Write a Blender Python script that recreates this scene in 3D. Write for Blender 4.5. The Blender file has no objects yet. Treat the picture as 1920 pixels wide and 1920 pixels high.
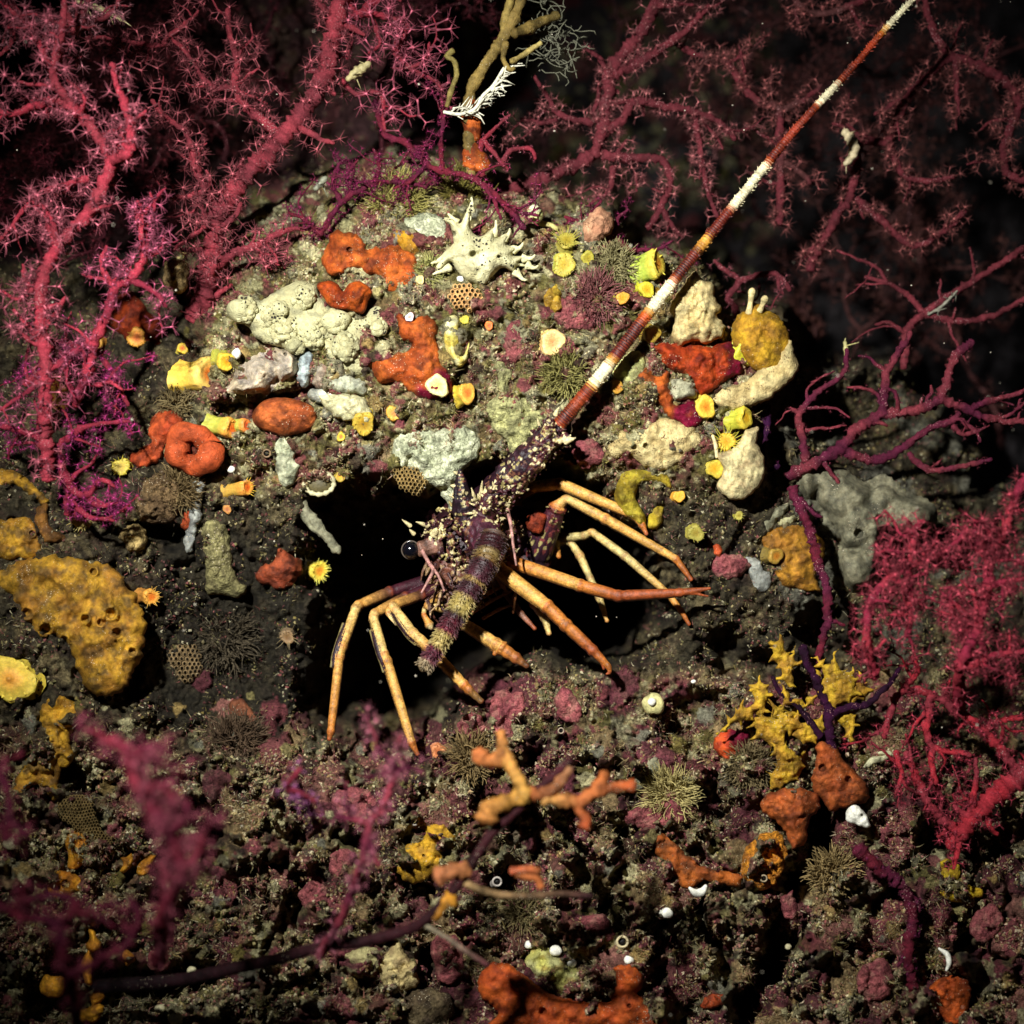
import bpy, math, random
import numpy as np
from mathutils import Vector, kdtree
from mathutils.geometry import delaunay_2d_cdt

random.seed(7)
RNG = np.random.default_rng(11)
SC = bpy.context.scene
COL = SC.collection

# ------------------------------------------------------------------ camera, world, strobe, exposure
S = 0.0005          # metres per unit of the survey grid laid over the reef face
D = 2600.0          # camera to reef face, in grid units (1.3 m)
cam_d = bpy.data.cameras.new('camera')
cam = bpy.data.objects.new('camera', cam_d); COL.objects.link(cam)
cam.location = (0, -D * S, 0); cam.rotation_euler = (math.radians(90), 0, 0)
cam_d.sensor_width = 36.0; cam_d.lens = 36.0 * D / 1920.0
cam_d.clip_start = 0.02; cam_d.clip_end = 60
cam_d.dof.use_dof = True; cam_d.dof.focus_distance = 1.3 - 0.01; cam_d.dof.aperture_fstop = 2.5
SC.camera = cam

W = bpy.data.worlds.new('World'); SC.world = W; W.use_nodes = True
wn = W.node_tree.nodes; sky = wn.new('ShaderNodeTexSky'); sky.sky_type = 'NISHITA'; sky.sun_disc = False
sky.sun_elevation = math.radians(48); sky.sun_rotation = math.radians(205)
W.node_tree.links.new(sky.outputs[0], wn['Background'].inputs[0]); wn['Background'].inputs[1].default_value = 0.0015

# the diver's strobe: the one lamp of this picture, above and left of the camera
sd = bpy.data.lights.new('strobe', 'SPOT'); strobe = bpy.data.objects.new('strobe', sd); COL.objects.link(strobe)
sd.energy = 152; sd.shadow_soft_size = 0.022; sd.spot_size = math.radians(68); sd.spot_blend = 1.0; sd.color = (0.98, 1.0, 0.96)
strobe.location = (-0.34, -1.10, 0.44)
strobe.rotation_euler = (Vector((0.02, 0.0, 0.07)) - strobe.location).to_track_quat('-Z', 'Y').to_euler()
SC.view_settings.view_transform = 'Standard'; SC.view_settings.look = 'None'
SC.view_settings.exposure = 0.0; SC.view_settings.gamma = 1.0
SC.render.engine = 'CYCLES'
SC.cycles.max_bounces = 4; SC.cycles.diffuse_bounces = 2; SC.cycles.glossy_bounces = 2
SC.cycles.caustics_reflective = False; SC.cycles.caustics_refractive = False

# ------------------------------------------------------------------ helpers
def P(px, py, h):
    px, py, h = np.broadcast_arrays(np.asarray(px, float), np.asarray(py, float), np.asarray(h, float))
    k = (D - h) / D
    return np.stack([(px - 960) * k * S, -h * S, (960 - py) * k * S], -1)

def c(r, g, b):
    a = np.array([r, g, b], float) / 255
    return np.where(a <= 0.04045, a / 12.92, ((a + 0.055) / 1.055) ** 2.4)

def n2(x, y, scale, seed=0):
    """2-D gradient noise, about -1..1"""
    r = np.random.default_rng(1000 + seed); ang = r.random((256, 256)) * 2 * np.pi
    gx, gy = np.cos(ang), np.sin(ang)
    x = np.asarray(x, float) / scale + 37.3 + seed * 1.7; y = np.asarray(y, float) / scale + 91.1 + seed * 2.3
    xi = np.floor(x).astype(int); yi = np.floor(y).astype(int); fx = x - xi; fy = y - yi
    def g(i, j, dx, dy): return gx[i % 256, j % 256] * dx + gy[i % 256, j % 256] * dy
    u = fx * fx * fx * (fx * (fx * 6 - 15) + 10); v = fy * fy * fy * (fy * (fy * 6 - 15) + 10)
    a = g(xi, yi, fx, fy); b = g(xi + 1, yi, fx - 1, fy); e = g(xi, yi + 1, fx, fy - 1); f = g(xi + 1, yi + 1, fx - 1, fy - 1)
    return 1.5 * ((a * (1 - u) + b * u) * (1 - v) + (e * (1 - u) + f * u) * v)

def fbm(x, y, scale, seed=0, octv=4, gain=.5):
    t = 0; a = 1
    for o in range(octv):
        t = t + a * n2(x, y, scale / 2 ** o, seed + o * 13); a *= gain
    return t

def sstep(a, b, x):
    t = np.clip((x - a) / (b - a), 0, 1); return t * t * (3 - 2 * t)

def catmull(pts, step=4.0, closed=False):
    p = np.asarray(pts, float)
    if len(p) == 2 and not closed:
        n = max(2, int(np.linalg.norm(p[1] - p[0]) / step)); t = np.linspace(0, 1, n + 1)[:, None]
        return p[0] * (1 - t) + p[1] * t
    q = np.vstack([p[-1], p, p[0], p[1]]) if closed else np.vstack([2 * p[0] - p[1], p, 2 * p[-1] - p[-2]])
    out = []
    for i in range(1, len(q) - 2):
        p0, p1, p2, p3 = q[i - 1], q[i], q[i + 1], q[i + 2]
        n = max(1, int(np.linalg.norm((p2 - p1)[:2]) / step)); t = (np.arange(n) / n)[:, None]
        out.append(.5 * (2 * p1 + (p2 - p0) * t + (2 * p0 - 5 * p1 + 4 * p2 - p3) * t ** 2 + (3 * p1 - p0 - 3 * p2 + p3) * t ** 3))
    if not closed: out.append(p[-1:])
    return np.vstack(out)

def seg_dist(px, py, poly, closed=True):
    """distance of points to a polyline"""
    px = np.asarray(px, float); py = np.asarray(py, float); d = np.full(px.shape, 1e9); p = np.asarray(poly, float)
    m = len(p) if closed else len(p) - 1
    for i in range(m):
        a = p[i]; b = p[(i + 1) % len(p)]; ab = b - a; L = ab @ ab + 1e-9
        t = np.clip(((px - a[0]) * ab[0] + (py - a[1]) * ab[1]) / L, 0, 1)
        d = np.minimum(d, (px - a[0] - t * ab[0]) ** 2 + (py - a[1] - t * ab[1]) ** 2)
    return np.sqrt(d)

def inside(px, py, poly):
    px = np.asarray(px, float); py = np.asarray(py, float); r = np.zeros(px.shape, bool); p = np.asarray(poly, float); j = len(p) - 1
    for i in range(len(p)):
        cnd = ((p[i, 1] > py) != (p[j, 1] > py)) & (px < (p[j, 0] - p[i, 0]) * (py - p[i, 1]) / (p[j, 1] - p[i, 1] + 1e-12) + p[i, 0])
        r ^= cnd; j = i
    return r

class MB:
    """collects geometry (world coordinates) and links it as ONE mesh object"""
    def __init__(s): s.v = []; s.c = []; s.f = []; s.n = 0
    def add(s, V, F, C):
        V = np.asarray(V, float); C = np.broadcast_to(np.asarray(C, float), (len(V), 3))
        s.v.append(V); s.c.append(C)
        for f in (F if isinstance(F, list) else [F]):
            f = np.asarray(f)
            if len(f): s.f.append(f + s.n)
        s.n += len(V)
    def tube(s, pts, rad, C, seg=8, cap=True, vn=0, seed=0):
        p = np.asarray(pts, float); n = len(p); r = np.broadcast_to(np.asarray(rad, float), (n,)); C = np.broadcast_to(np.asarray(C, float), (n, 3))
        t = np.gradient(p, axis=0); t /= np.linalg.norm(t, axis=1)[:, None] + 1e-12
        u = np.cross(t[0], (0, 0, 1.0) if abs(t[0][2]) < .9 else (1.0, 0, 0)); u /= np.linalg.norm(u)
        U = np.empty_like(p)
        for i in range(n):
            u = u - t[i] * (u @ t[i]); u /= np.linalg.norm(u) + 1e-12; U[i] = u
        Wv = np.cross(t, U); a = np.arange(seg) / seg * 2 * np.pi
        rr = r[:, None, None]
        if vn:
            nz = np.random.default_rng(seed + n).normal(size=(n, seg)); nz = nz + np.roll(nz, 1, 0) * .7 + np.roll(nz, 1, 1) * .5; rr = rr * (1 + vn * nz[..., None])
        V = p[:, None] + rr * (np.cos(a)[None, :, None] * U[:, None] + np.sin(a)[None, :, None] * Wv[:, None])
        V = V.reshape(-1, 3); CC = np.repeat(C, seg, 0)
        i, j = np.meshgrid(np.arange(n - 1), np.arange(seg), indexing='ij'); k = (j + 1) % seg
        F = np.stack([i * seg + j, i * seg + k, (i + 1) * seg + k, (i + 1) * seg + j], -1).reshape(-1, 4)
        fs = [F]
        if cap:
            V = np.vstack([V, p[0] - t[0] * r[0] * .5, p[-1] + t[-1] * r[-1] * .6]); CC = np.vstack([CC, C[0], C[-1]]); e = np.arange(seg); g = (e + 1) % seg
            fs += [np.stack([np.full(seg, n * seg), g, e], -1), np.stack([np.full(seg, n * seg + 1), (n - 1) * seg + e, (n - 1) * seg + g], -1)]
        s.add(V, fs, CC)
    def ball(s, ctr, r, C, seg=10, sc=(1, 1, 1), noise=0, seed=0):
        m = max(4, seg // 2 + 1); th = np.linspace(0, np.pi, m)[1:-1]; ph = np.arange(seg) / seg * 2 * np.pi
        T, H = np.meshgrid(th, ph, indexing='ij')
        V = np.stack([np.sin(T) * np.cos(H), np.sin(T) * np.sin(H), np.cos(T)], -1).reshape(-1, 3)
        V = np.vstack([V, (0, 0, 1), (0, 0, -1)])
        if noise:
            rg = np.random.default_rng(seed); k = rg.normal(size=(5, 3)) * 2.2; f = rg.random(5) * 6
            V = V * (1 + noise * np.sin(V @ k.T + f).sum(1) / 3)[:, None]
        V = V * np.asarray(sc) * r + np.asarray(ctr); n = len(th)
        i, j = np.meshgrid(np.arange(n - 1), np.arange(seg), indexing='ij'); k = (j + 1) % seg
        F = np.stack([i * seg + j, (i + 1) * seg + j, (i + 1) * seg + k, i * seg + k], -1).reshape(-1, 4); e = np.arange(seg); g = (e + 1) % seg
        s.add(V, [F, np.stack([np.full(seg, n * seg), e, g], -1), np.stack([np.full(seg, n * seg + 1), (n - 1) * seg + g, (n - 1) * seg + e], -1)], C)
    def build(s, name, mat, parent=None, smooth=True, loc=None):
        V = np.vstack(s.v); C = np.vstack(s.c)
        o0 = np.array(parent['org'][:]) if parent is not None else (V.mean(0) if loc is None else np.asarray(loc, float))
        me = bpy.data.meshes.new(name); V = V - o0
        me.vertices.add(len(V)); me.vertices.foreach_set('co', V.astype(np.float32).ravel())
        tot = np.concatenate([np.full(len(f), f.shape[1], np.int32) for f in s.f]); loops = np.concatenate([f.ravel() for f in s.f]).astype(np.int32)
        me.loops.add(len(loops)); me.loops.foreach_set('vertex_index', loops)
        me.polygons.add(len(tot)); st = np.concatenate([[0], np.cumsum(tot)[:-1]]).astype(np.int32)
        me.polygons.foreach_set('loop_start', st); me.polygons.foreach_set('loop_total', tot)
        me.polygons.foreach_set('use_smooth', np.full(len(tot), smooth))
        at = me.color_attributes.new('Col', 'FLOAT_COLOR', 'POINT'); at.data.foreach_set('color', np.hstack([C, np.ones((len(C), 1))]).astype(np.float32).ravel())
        me.update(calc_edges=True); me.validate()
        me.materials.append(mat)
        ob = bpy.data.objects.new(name, me); COL.objects.link(ob)
        if parent is not None: ob.parent = parent
        else: ob.location = o0
        return ob

def tag(o, label=None, cat=None, group=None, kind=None):
    if label: o['label'] = label
    if cat: o['category'] = cat
    if group: o['group'] = group
    if kind: o['kind'] = kind
    return o

def thing(name, label, cat, loc, group=None):
    o = bpy.data.objects.new(name, None); COL.objects.link(o); o.location = [float(q) for q in loc]; o['org'] = [float(q) for q in loc]
    o.empty_display_size = .01
    return tag(o, label, cat, group)

# ------------------------------------------------------------------ materials: pigment from the mesh, grain and relief from nodes
def mat(name, rough=.6, spec=.25, bump=.4, bscale=900, var=.35, vscale=500, pore=0, pscale=300, pcol=(.03, .025, .02), sss=0, bdist=.0012, grit=0, gscale=260, gcol=(.55, .46, .32), mott=.0, mscale=70):
    m = bpy.data.materials.new(name); m.use_nodes = True; nt = m.node_tree; N = nt.nodes; L = nt.links
    b = N['Principled BSDF']; b.inputs['Roughness'].default_value = rough; b.inputs['Specular IOR Level'].default_value = spec
    at = N.new('ShaderNodeAttribute'); at.attribute_name = 'Col'
    geo = N.new('ShaderNodeNewGeometry')
    n1 = N.new('ShaderNodeTexNoise'); n1.inputs['Scale'].default_value = vscale; n1.inputs['Detail'].default_value = 4; n1.inputs['Roughness'].default_value = .65
    L.new(geo.outputs['Position'], n1.inputs['Vector'])
    mr = N.new('ShaderNodeMapRange'); mr.inputs[1].default_value = .3; mr.inputs[2].default_value = .7; mr.inputs[3].default_value = 1 - var; mr.inputs[4].default_value = 1 + var
    L.new(n1.outputs[0], mr.inputs[0])
    mul = N.new('ShaderNodeVectorMath'); mul.operation = 'SCALE'; L.new(at.outputs['Color'], mul.inputs[0]); L.new(mr.outputs[0], mul.inputs['Scale'])
    out = mul.outputs[0]
    if mott:
        n3 = N.new('ShaderNodeTexNoise'); n3.inputs['Scale'].default_value = mscale; n3.inputs['Detail'].default_value = 6; n3.inputs['Roughness'].default_value = .7; L.new(geo.outputs['Position'], n3.inputs['Vector'])
        r3 = N.new('ShaderNodeMapRange'); r3.inputs[1].default_value = .38; r3.inputs[2].default_value = .62; r3.inputs[3].default_value = 1 - mott; r3.inputs[4].default_value = 1 + mott * .5; L.new(n3.outputs[0], r3.inputs[0])
        mu = N.new('ShaderNodeVectorMath'); mu.operation = 'SCALE'; L.new(out, mu.inputs[0]); L.new(r3.outputs[0], mu.inputs['Scale']); out = mu.outputs[0]
    if grit:
        vg = N.new('ShaderNodeTexVoronoi'); vg.inputs['Scale'].default_value = gscale; L.new(geo.outputs['Position'], vg.inputs['Vector'])
        ng = N.new('ShaderNodeTexNoise'); ng.inputs['Scale'].default_value = gscale * .12; L.new(geo.outputs['Position'], ng.inputs['Vector'])
        tg = N.new('ShaderNodeMapRange'); tg.inputs[1].default_value = .4; tg.inputs[2].default_value = .7; tg.inputs[3].default_value = 0; tg.inputs[4].default_value = grit; L.new(ng.outputs[0], tg.inputs[0])
        lg = N.new('ShaderNodeMath'); lg.operation = 'LESS_THAN'; L.new(vg.outputs['Distance'], lg.inputs[0]); L.new(tg.outputs[0], lg.inputs[1])
        mx = N.new('ShaderNodeMix'); mx.data_type = 'RGBA'; L.new(lg.outputs[0], mx.inputs['Factor']); L.new(out, mx.inputs['A']); mx.inputs['B'].default_value = (*gcol, 1); out = mx.outputs['Result']
    n2_ = N.new('ShaderNodeTexNoise'); n2_.inputs['Scale'].default_value = bscale; n2_.inputs['Detail'].default_value = 3; L.new(geo.outputs['Position'], n2_.inputs['Vector'])
    hgt = n2_.outputs[0]
    if pore:
        vo = N.new('ShaderNodeTexVoronoi'); vo.inputs['Scale'].default_value = pscale; L.new(geo.outputs['Position'], vo.inputs['Vector'])
        nm = N.new('ShaderNodeTexNoise'); nm.inputs['Scale'].default_value = pscale * .18; L.new(geo.outputs['Position'], nm.inputs['Vector'])
        th = N.new('ShaderNodeMapRange'); th.inputs[1].default_value = .42; th.inputs[2].default_value = .66; th.inputs[3].default_value = 0; th.inputs[4].default_value = pore; L.new(nm.outputs[0], th.inputs[0])
        lt = N.new('ShaderNodeMath'); lt.operation = 'LESS_THAN'; L.new(vo.outputs['Distance'], lt.inputs[0]); L.new(th.outputs[0], lt.inputs[1])
        mx = N.new('ShaderNodeMix'); mx.data_type = 'RGBA'; L.new(lt.outputs[0], mx.inputs['Factor']); L.new(out, mx.inputs['A']); mx.inputs['B'].default_value = (*pcol, 1); out = mx.outputs['Result']
        sb = N.new('ShaderNodeMath'); sb.operation = 'SUBTRACT'; L.new(hgt, sb.inputs[0]); L.new(lt.outputs[0], sb.inputs[1]); hgt = sb.outputs[0]
    L.new(out, b.inputs['Base Color'])
    bp = N.new('ShaderNodeBump'); bp.inputs['Strength'].default_value = bump; bp.inputs['Distance'].default_value = bdist; L.new(hgt, bp.inputs['Height']); L.new(bp.outputs[0], b.inputs['Normal'])
    if sss:
        b.inputs['Subsurface Weight'].default_value = sss; b.inputs['Subsurface Radius'].default_value = (1, .5, .25); b.inputs['Subsurface Scale'].default_value = .004
    return m

M = dict(
    rock=mat('encrusted_rock', .85, .15, .9, 700, .55, 420, bdist=.003, mott=.5, mscale=90),
    turf=mat('algal_turf', .7, .25, .0, 900, .4, 500),
    fuzz=mat('silted_fuzz', .85, .1, .9, 420, .55, 380, bdist=.003, mott=.5, mscale=110, grit=.22, gscale=420),
    sponge=mat('sponge_skin', .68, .18, .8, 700, .28, 240, sss=.12, mott=.58, mscale=55, grit=.2, gscale=420, bdist=.0015),
    porous=mat('porous_sponge', .75, .15, .8, 600, .22, 260, pore=.4, pscale=260, mott=.22, mscale=50, bdist=.002),
    speck=mat('speckled_crust', .8, .15, .8, 600, .3, 330, pore=.36, pscale=520, pcol=(.12, .055, .03), mott=.35, mscale=60, bdist=.002),
    coral=mat('coral_flesh', .45, .3, .5, 900, .2, 420, sss=.25, mott=.2, mscale=120),
    fan=mat('sea_fan_skin', .75, .15, .9, 1300, .45, 800, mott=.35, mscale=120, grit=.3, gscale=520, gcol=(.42, .2, .2)),
    polyp=mat('polyp_skin', .6, .2, 0, 900, .25, 700),
    shell=mat('shell_lime', .5, .3, .5, 900, .3, 300, mott=.25, mscale=120),
    shellac=mat('lobster_shell', .42, .4, .6, 1100, .45, 700, bdist=.001, mott=.45, mscale=160),
    limb=mat('antenna_shell', .45, .35, .5, 1300, .3, 900, bdist=.0008, mott=.25, mscale=220),
    eye=mat('lobster_eye', .12, .6, 0, 900, .1, 900),
)
# ------------------------------------------------------------------ the reef rock: one sheet of relief running far past the view
CP = [(450,650,-20),(600,560,0),(800,500,10),(800,650,40),(1000,650,30),(1030,480,-10),(1200,600,10),(1350,700,0),(1470,680,-40),(1250,820,20),(1380,870,0),
(900,780,20),(700,760,30),(550,700,10),(420,720,-10),(880,400,-60),(700,400,-60),(1100,420,-60),(350,830,0),(260,900,10),(100,1000,50),(150,1200,80),(50,1350,120),
(450,920,-30),(420,1050,-40),(550,1050,-70),(350,1250,-110),(480,1280,-140),(300,1080,-10),(420,1150,-100),(560,1380,10),
(500,1450,70),(700,1480,70),(900,1400,40),(1000,1350,20),(1150,1350,10),(1300,1300,-30),(1300,1500,40),(1500,1600,60),(1700,1700,100),(1850,1850,180),(960,1850,180),
(700,1800,180),(300,1800,220),(100,1650,170),(1200,1700,110),(1000,1650,100),(1400,1000,-30),(1350,1080,-20),(1500,1050,-60),(1600,950,-150),(1700,1050,-190),(1800,1150,-260),
(1500,1300,-20),(1650,1450,0),(1850,1500,-20),(1750,1300,-140),(1250,1180,-90),(1900,1300,-200),(100,300,-400),(300,150,-500),(150,550,-230),(200,740,-110),(50,800,-90),(400,300,-450),
(600,250,-400),(800,250,-350),(1000,200,-700),(1550,780,-330),(1680,780,-450),(1750,900,-350),(2050,1000,-500),(2100,1500,60),(2100,1950,250),(-150,1200,150),(-150,700,-50),(-150,1900,300),(960,2100,320),(1500,2100,260),(300,2100,380),(1250,950,0),(1180,1010,-30)]
CP = [(x_, y_, h_ if h_ < 60 else 60 + (h_ - 60) * .4) for x_, y_, h_ in CP]
FAR = [(-400,-400),(-400,500),(-50,520),(120,500),(240,520),(330,450),(420,400),(520,390),(640,330),(760,300),(850,300),(930,325),(1000,365),(1120,385),(1170,460),(1290,500),(1365,590),(1470,585),(1500,690),
       (1560,690),(1680,700),(1800,820),(1850,930),(2100,960),(2500,960),(2500,-400)]
HOLE = [(575,1000),(620,935),(740,930),(800,945),(870,895),(960,870),(1060,880),(1120,920),(1180,990),(1230,1060),(1285,1130),(1262,1185),(1180,1235),(1110,1262),(1000,1240),(935,1290),(850,1330),(828,1395),(740,1400),(620,1395),(560,1370),(560,1290),(590,1200),(600,1120),(585,1060)]
CRACKS = [([(1570,1490),(1520,1600),(1480,1740),(1410,1900),(1380,2000)],26,170),([(760,1640),(800,1740),(810,1880)],22,110),([(975,1520),(1000,1600),(960,1660)],38,130),
          ([(1150,1560),(1160,1640),(1130,1720)],16,70),([(1290,1490),(1440,1560)],24,60),([(1660,1670),(1640,1760),(1660,1800)],16,60),([(1800,1740),(1850,1800),(1800,1880)],22,90),
          ([(130,1820),(230,1840),(380,1830),(60,1870)],30,140),([(120,1460),(170,1480)],24,80),([(540,1640),(560,1720)],22,90),([(1350,1210),(1430,1260)],40,90),([(1270,1370),(1330,1330)],40,70),
          ([(420,760),(520,745),(590,745)],16,60),([(690,620),(690,560)],8,30),([(1090,860),(1080,800)],22,60),([(1230,1740),(1290,1830),(1280,1920)],14,60),([(1540,1180),(1620,1330)],40,120),([(250,1000),(330,1010)],20,60),
          ([(200,1060),(220,1200)],8,20),([(1440,820),(1460,900)],20,80),([(870,700),(880,760)],14,40)]
GX0, GX1, GY0, GY1, GS = -330, 2250, -330, 2250, 2.6

def rbf(px, py):
    cp = np.array(CP, float); d = np.hypot(cp[:, None, 0] - cp[None, :, 0], cp[:, None, 1] - cp[None, :, 1]) / 300
    K = d + np.eye(len(cp)) * .02; A = np.block([[K, np.ones((len(cp), 1))], [np.ones((1, len(cp))), np.zeros((1, 1))]])
    w = np.linalg.solve(A, np.append(cp[:, 2], 0))
    r = np.full(px.shape, w[-1])
    for i in range(len(cp)): r += w[i] * np.hypot(px - cp[i, 0], py - cp[i, 1]) / 300
    return r

def up(coarse, x0, y0, st, px, py):
    x = np.clip((np.asarray(px, float) - x0) / st, 0, coarse.shape[1] - 1.001); y = np.clip((np.asarray(py, float) - y0) / st, 0, coarse.shape[0] - 1.001)
    xi = x.astype(int); yi = y.astype(int); fx = x - xi; fy = y - yi
    return (coarse[yi, xi] * (1 - fx) + coarse[yi, xi + 1] * fx) * (1 - fy) + (coarse[yi + 1, xi] * (1 - fx) + coarse[yi + 1, xi + 1] * fx) * fy

_cx, _cy = np.meshgrid(np.arange(GX0, GX1 + 30, 20.0), np.arange(GY0, GY1 + 30, 20.0)); _RB = rbf(_cx, _cy)
gx = np.arange(GX0, GX1, GS); gy = np.arange(GY0, GY1, GS); X, Y = np.meshgrid(gx, gy)
Hs = up(_RB, GX0, GY0, 20.0, X, Y)
wx = X + 16 * fbm(X, Y, 70, 1, 3); wy = Y + 16 * fbm(X, Y, 70, 2, 3)
dF = seg_dist(wx, wy, FAR); inF = inside(wx, wy, FAR); sdF = np.where(inF, dF, -dF)
wF = sstep(-8, 70, sdF)
wx2 = X + 26 * fbm(X, Y, 110, 3, 4, .6); wy2 = Y + 26 * fbm(X, Y, 110, 4, 4, .6)
dH = seg_dist(wx2, wy2, HOLE); inH = inside(wx2, wy2, HOLE); sdH = np.where(inH, dH, -dH); wH = np.clip(sdH + 22, 0, 400) / 130; wL = np.clip((sdH + 60) / 240, 0, 1); kl = sstep(820, 640, X); wH = np.clip(wH * (1 - kl) + wL * kl * 1.2, 0, 1); wH = wH * wH * (3 - 2 * wH)
Hs = Hs - (1500 - 850 * sstep(760, 610, X + 30 * n2(X, Y, 60, 74))) * wH * (1 - .8 * sstep(1130, 1300, X)) * (1 - .5 * sstep(1180, 1300, Y) * sstep(900, 960, X))
CR = np.zeros_like(X)
CRACKS += [([(1050,1560),(1085,1600),(1075,1690)],18,90),([(1310,1680),(1350,1780),(1330,1860)],18,90),([(880,1460),(930,1520)],22,80),([(640,1560),(700,1590)],18,70),([(1180,1880),(1240,1800)],14,70),([(1590,1760),(1640,1850)],16,80),([(430,1480),(400,1580),(420,1660)],22,90),([(1740,1560),(1800,1600)],26,110),([(330,1600),(300,1680)],20,80),([(1000,1440),(1100,1450)],20,80),([(1860,1600),(1920,1680)],22,90)]
for pl, wd, dp in CRACKS:
    wd *= 1.25; dp *= 1.4
    dd = seg_dist(wx2, wy2, pl, False); CR = np.maximum(CR, dp * (1 - sstep(wd * .35, wd * 1.25, dd)))
RELIEF = .55 + .75 * sstep(1250, 1500, Y) + .3 * wF
bill = np.abs(fbm(X, Y, 95, 5, 3)); bill2 = np.abs(fbm(X, Y, 34, 6, 3)); bill3 = np.abs(fbm(X, Y, 13, 7, 2))
dm = .3 + .9 * sstep(-.25, .35, fbm(X, Y, 75, 71, 3))
crag = np.abs(fbm(X + .6 * Y, Y - .3 * X, 120, 72, 4, .55))
NOI = RELIEF * (46 * (bill - .3) + 70 * (crag - .3) * (.4 + .6 * sstep(1250, 1450, Y)) + 36 * (bill2 - .3) + 17 * dm * (bill3 - .3) + 5.5 * dm * n2(X, Y, 5.5, 8)) - 55 * RELIEF * sstep(.4, .85, -n2(X, Y, 60, 9)) - 26 * sstep(.3, .7, n2(X, Y, 24, 19)) * RELIEF
Hf = (Hs + NOI - CR) * (1 - wF) + (-2300 + 1500 * sstep(1000, 760, X + .25 * Y) + 160 * fbm(X, Y, 260, 10, 4) + 40 * bill2) * wF
Hsm = Hs * (1 - wF) + (-600) * wF
def HS(px, py): return up(Hsm, GX0, GY0, GS, px, py)
def HN(px, py): return up(Hf, GX0, GY0, GS, px, py)

def mixc(a, b, t): return a * (1 - t[..., None]) + b * t[..., None]
# pigment of the crusts, turf and silt on the rock (patches with outlines of their own); hole shade and far haze painted in below
def blotch(scale, seed, lo, hi, o=4): return sstep(lo, hi, fbm(X, Y, scale, seed, o))
olive = c(122, 112, 66); tan = c(168, 148, 104); pink = c(142, 82, 80); maroon = c(88, 42, 48); dark = c(46, 36, 30); cream = c(196, 186, 140); brown = c(72, 64, 47); grey = c(120, 116, 100)
C0 = np.broadcast_to(brown, X.shape + (3,)).copy()
zM = sstep(330, 430, X) * sstep(1480, 1380, X) * sstep(960, 860, Y)                      # the boss above the hole
zB = sstep(1330, 1440, Y) + sstep(1240, 1300, Y) * sstep(860, 920, X); zB = np.clip(zB, 0, 1)   # the ledge below it
C0 = mixc(C0, olive, np.maximum(zM, .3 * zB)); C0 = mixc(C0, c(132, 108, 76), .6 * zB); C0 = mixc(C0, tan, blotch(60, 31, .0, .5) * np.clip(.35 + .5 * zM + .75 * zB, 0, 1))
C0 = mixc(C0, c(124, 62, 68), blotch(64, 32, -.05, .25) * np.clip(.25 * zM + .95 * zB * sstep(400, 800, X) + .3 * zB, 0, 1))
C0 = mixc(C0, maroon, blotch(38, 33, .15, .5) * np.clip(.2 + .55 * zM + .5 * zB, 0, 1))
C0 = mixc(C0, cream, blotch(26, 34, .34, .6) * np.clip(.1 + .8 * zM + .7 * zB, 0, 1))
C0 = mixc(C0, grey, blotch(90, 35, .1, .5) * sstep(1420, 1500, X) * sstep(1300, 1150, Y))
C0 = mixc(C0, dark, blotch(22, 36, .1, .55) * .75); C0 = mixc(C0, c(40, 26, 28), blotch(85, 73, .05, .45) * (.25 + .55 * zB) * .8)
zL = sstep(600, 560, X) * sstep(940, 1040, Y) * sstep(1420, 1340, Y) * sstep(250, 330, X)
C0 = mixc(C0, c(46, 41, 32), zL * .85); C0 = mixc(C0, c(40, 34, 30), wH * .8); C0 = mixc(C0, c(72, 66, 68), sstep(.2, .8, wF))  # hole's darkness and the far water's haze put into the rock colour
C0 *= (1 + .35 * n2(X, Y, 9, 37))[..., None]
zz = np.clip(zM + .8 * zB, 0, 1); lift = 0
for sc_, sd_, cl_, lo_, am_ in [(48, 41, c(172, 164, 118), .42, 7), (62, 42, c(120, 112, 60), .4, 5), (40, 43, c(206, 196, 150), .55, 9), (55, 44, c(136, 70, 72), .32, 6), (70, 45, c(142, 136, 108), .45, 8)]:
    mk_ = sstep(lo_, lo_ + .09, fbm(X, Y, sc_, sd_, 4, .55)) * zz; C0 = mixc(C0, cl_, mk_ * .85); lift = lift + am_ * mk_
Hf = Hf + lift * (1 - wF)
# knobs and thin plates of lime crust that belong to the rock itself
rk = np.random.default_rng(60)
def knob(x, y, r, hgt, colr, flat, sd):
    i0, i1 = int((y - r * 1.5 - GY0) / GS), int((y + r * 1.5 - GY0) / GS) + 2; j0, j1 = int((x - r * 1.5 - GX0) / GS), int((x + r * 1.5 - GX0) / GS) + 2
    if i0 < 0 or j0 < 0: return
    sl = np.s_[i0:i1, j0:j1]; xx = X[sl]; yy = Y[sl]
    if xx.size == 0: return
    d = np.hypot(xx - x, yy - y) / r * (1 + .45 * n2(xx, yy, r * .8, sd) + .2 * n2(xx, yy, r * .3, sd + 1)); ok = (1 - wF[sl]) * (1 - wH[sl])
    m_ = sstep(1.02, .9, d) * ok; h0 = float(np.median(Hf[sl])); dome = np.sqrt(np.clip(1 - d * d, 0, 1)) if not flat else sstep(1.0, .75, d)
    Hf[sl] = Hf[sl] * (1 - m_ * .75) + m_ * .75 * (h0 + hgt * dome + 2.5 * n2(xx, yy, 9, sd)); edge = sstep(.72, .92, d) * m_
    C0[sl] = mixc(C0[sl], colr, m_ * .9); 
    if flat: C0[sl] = mixc(C0[sl], np.clip(colr * 1.7, 0, .8), edge * .6)
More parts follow.
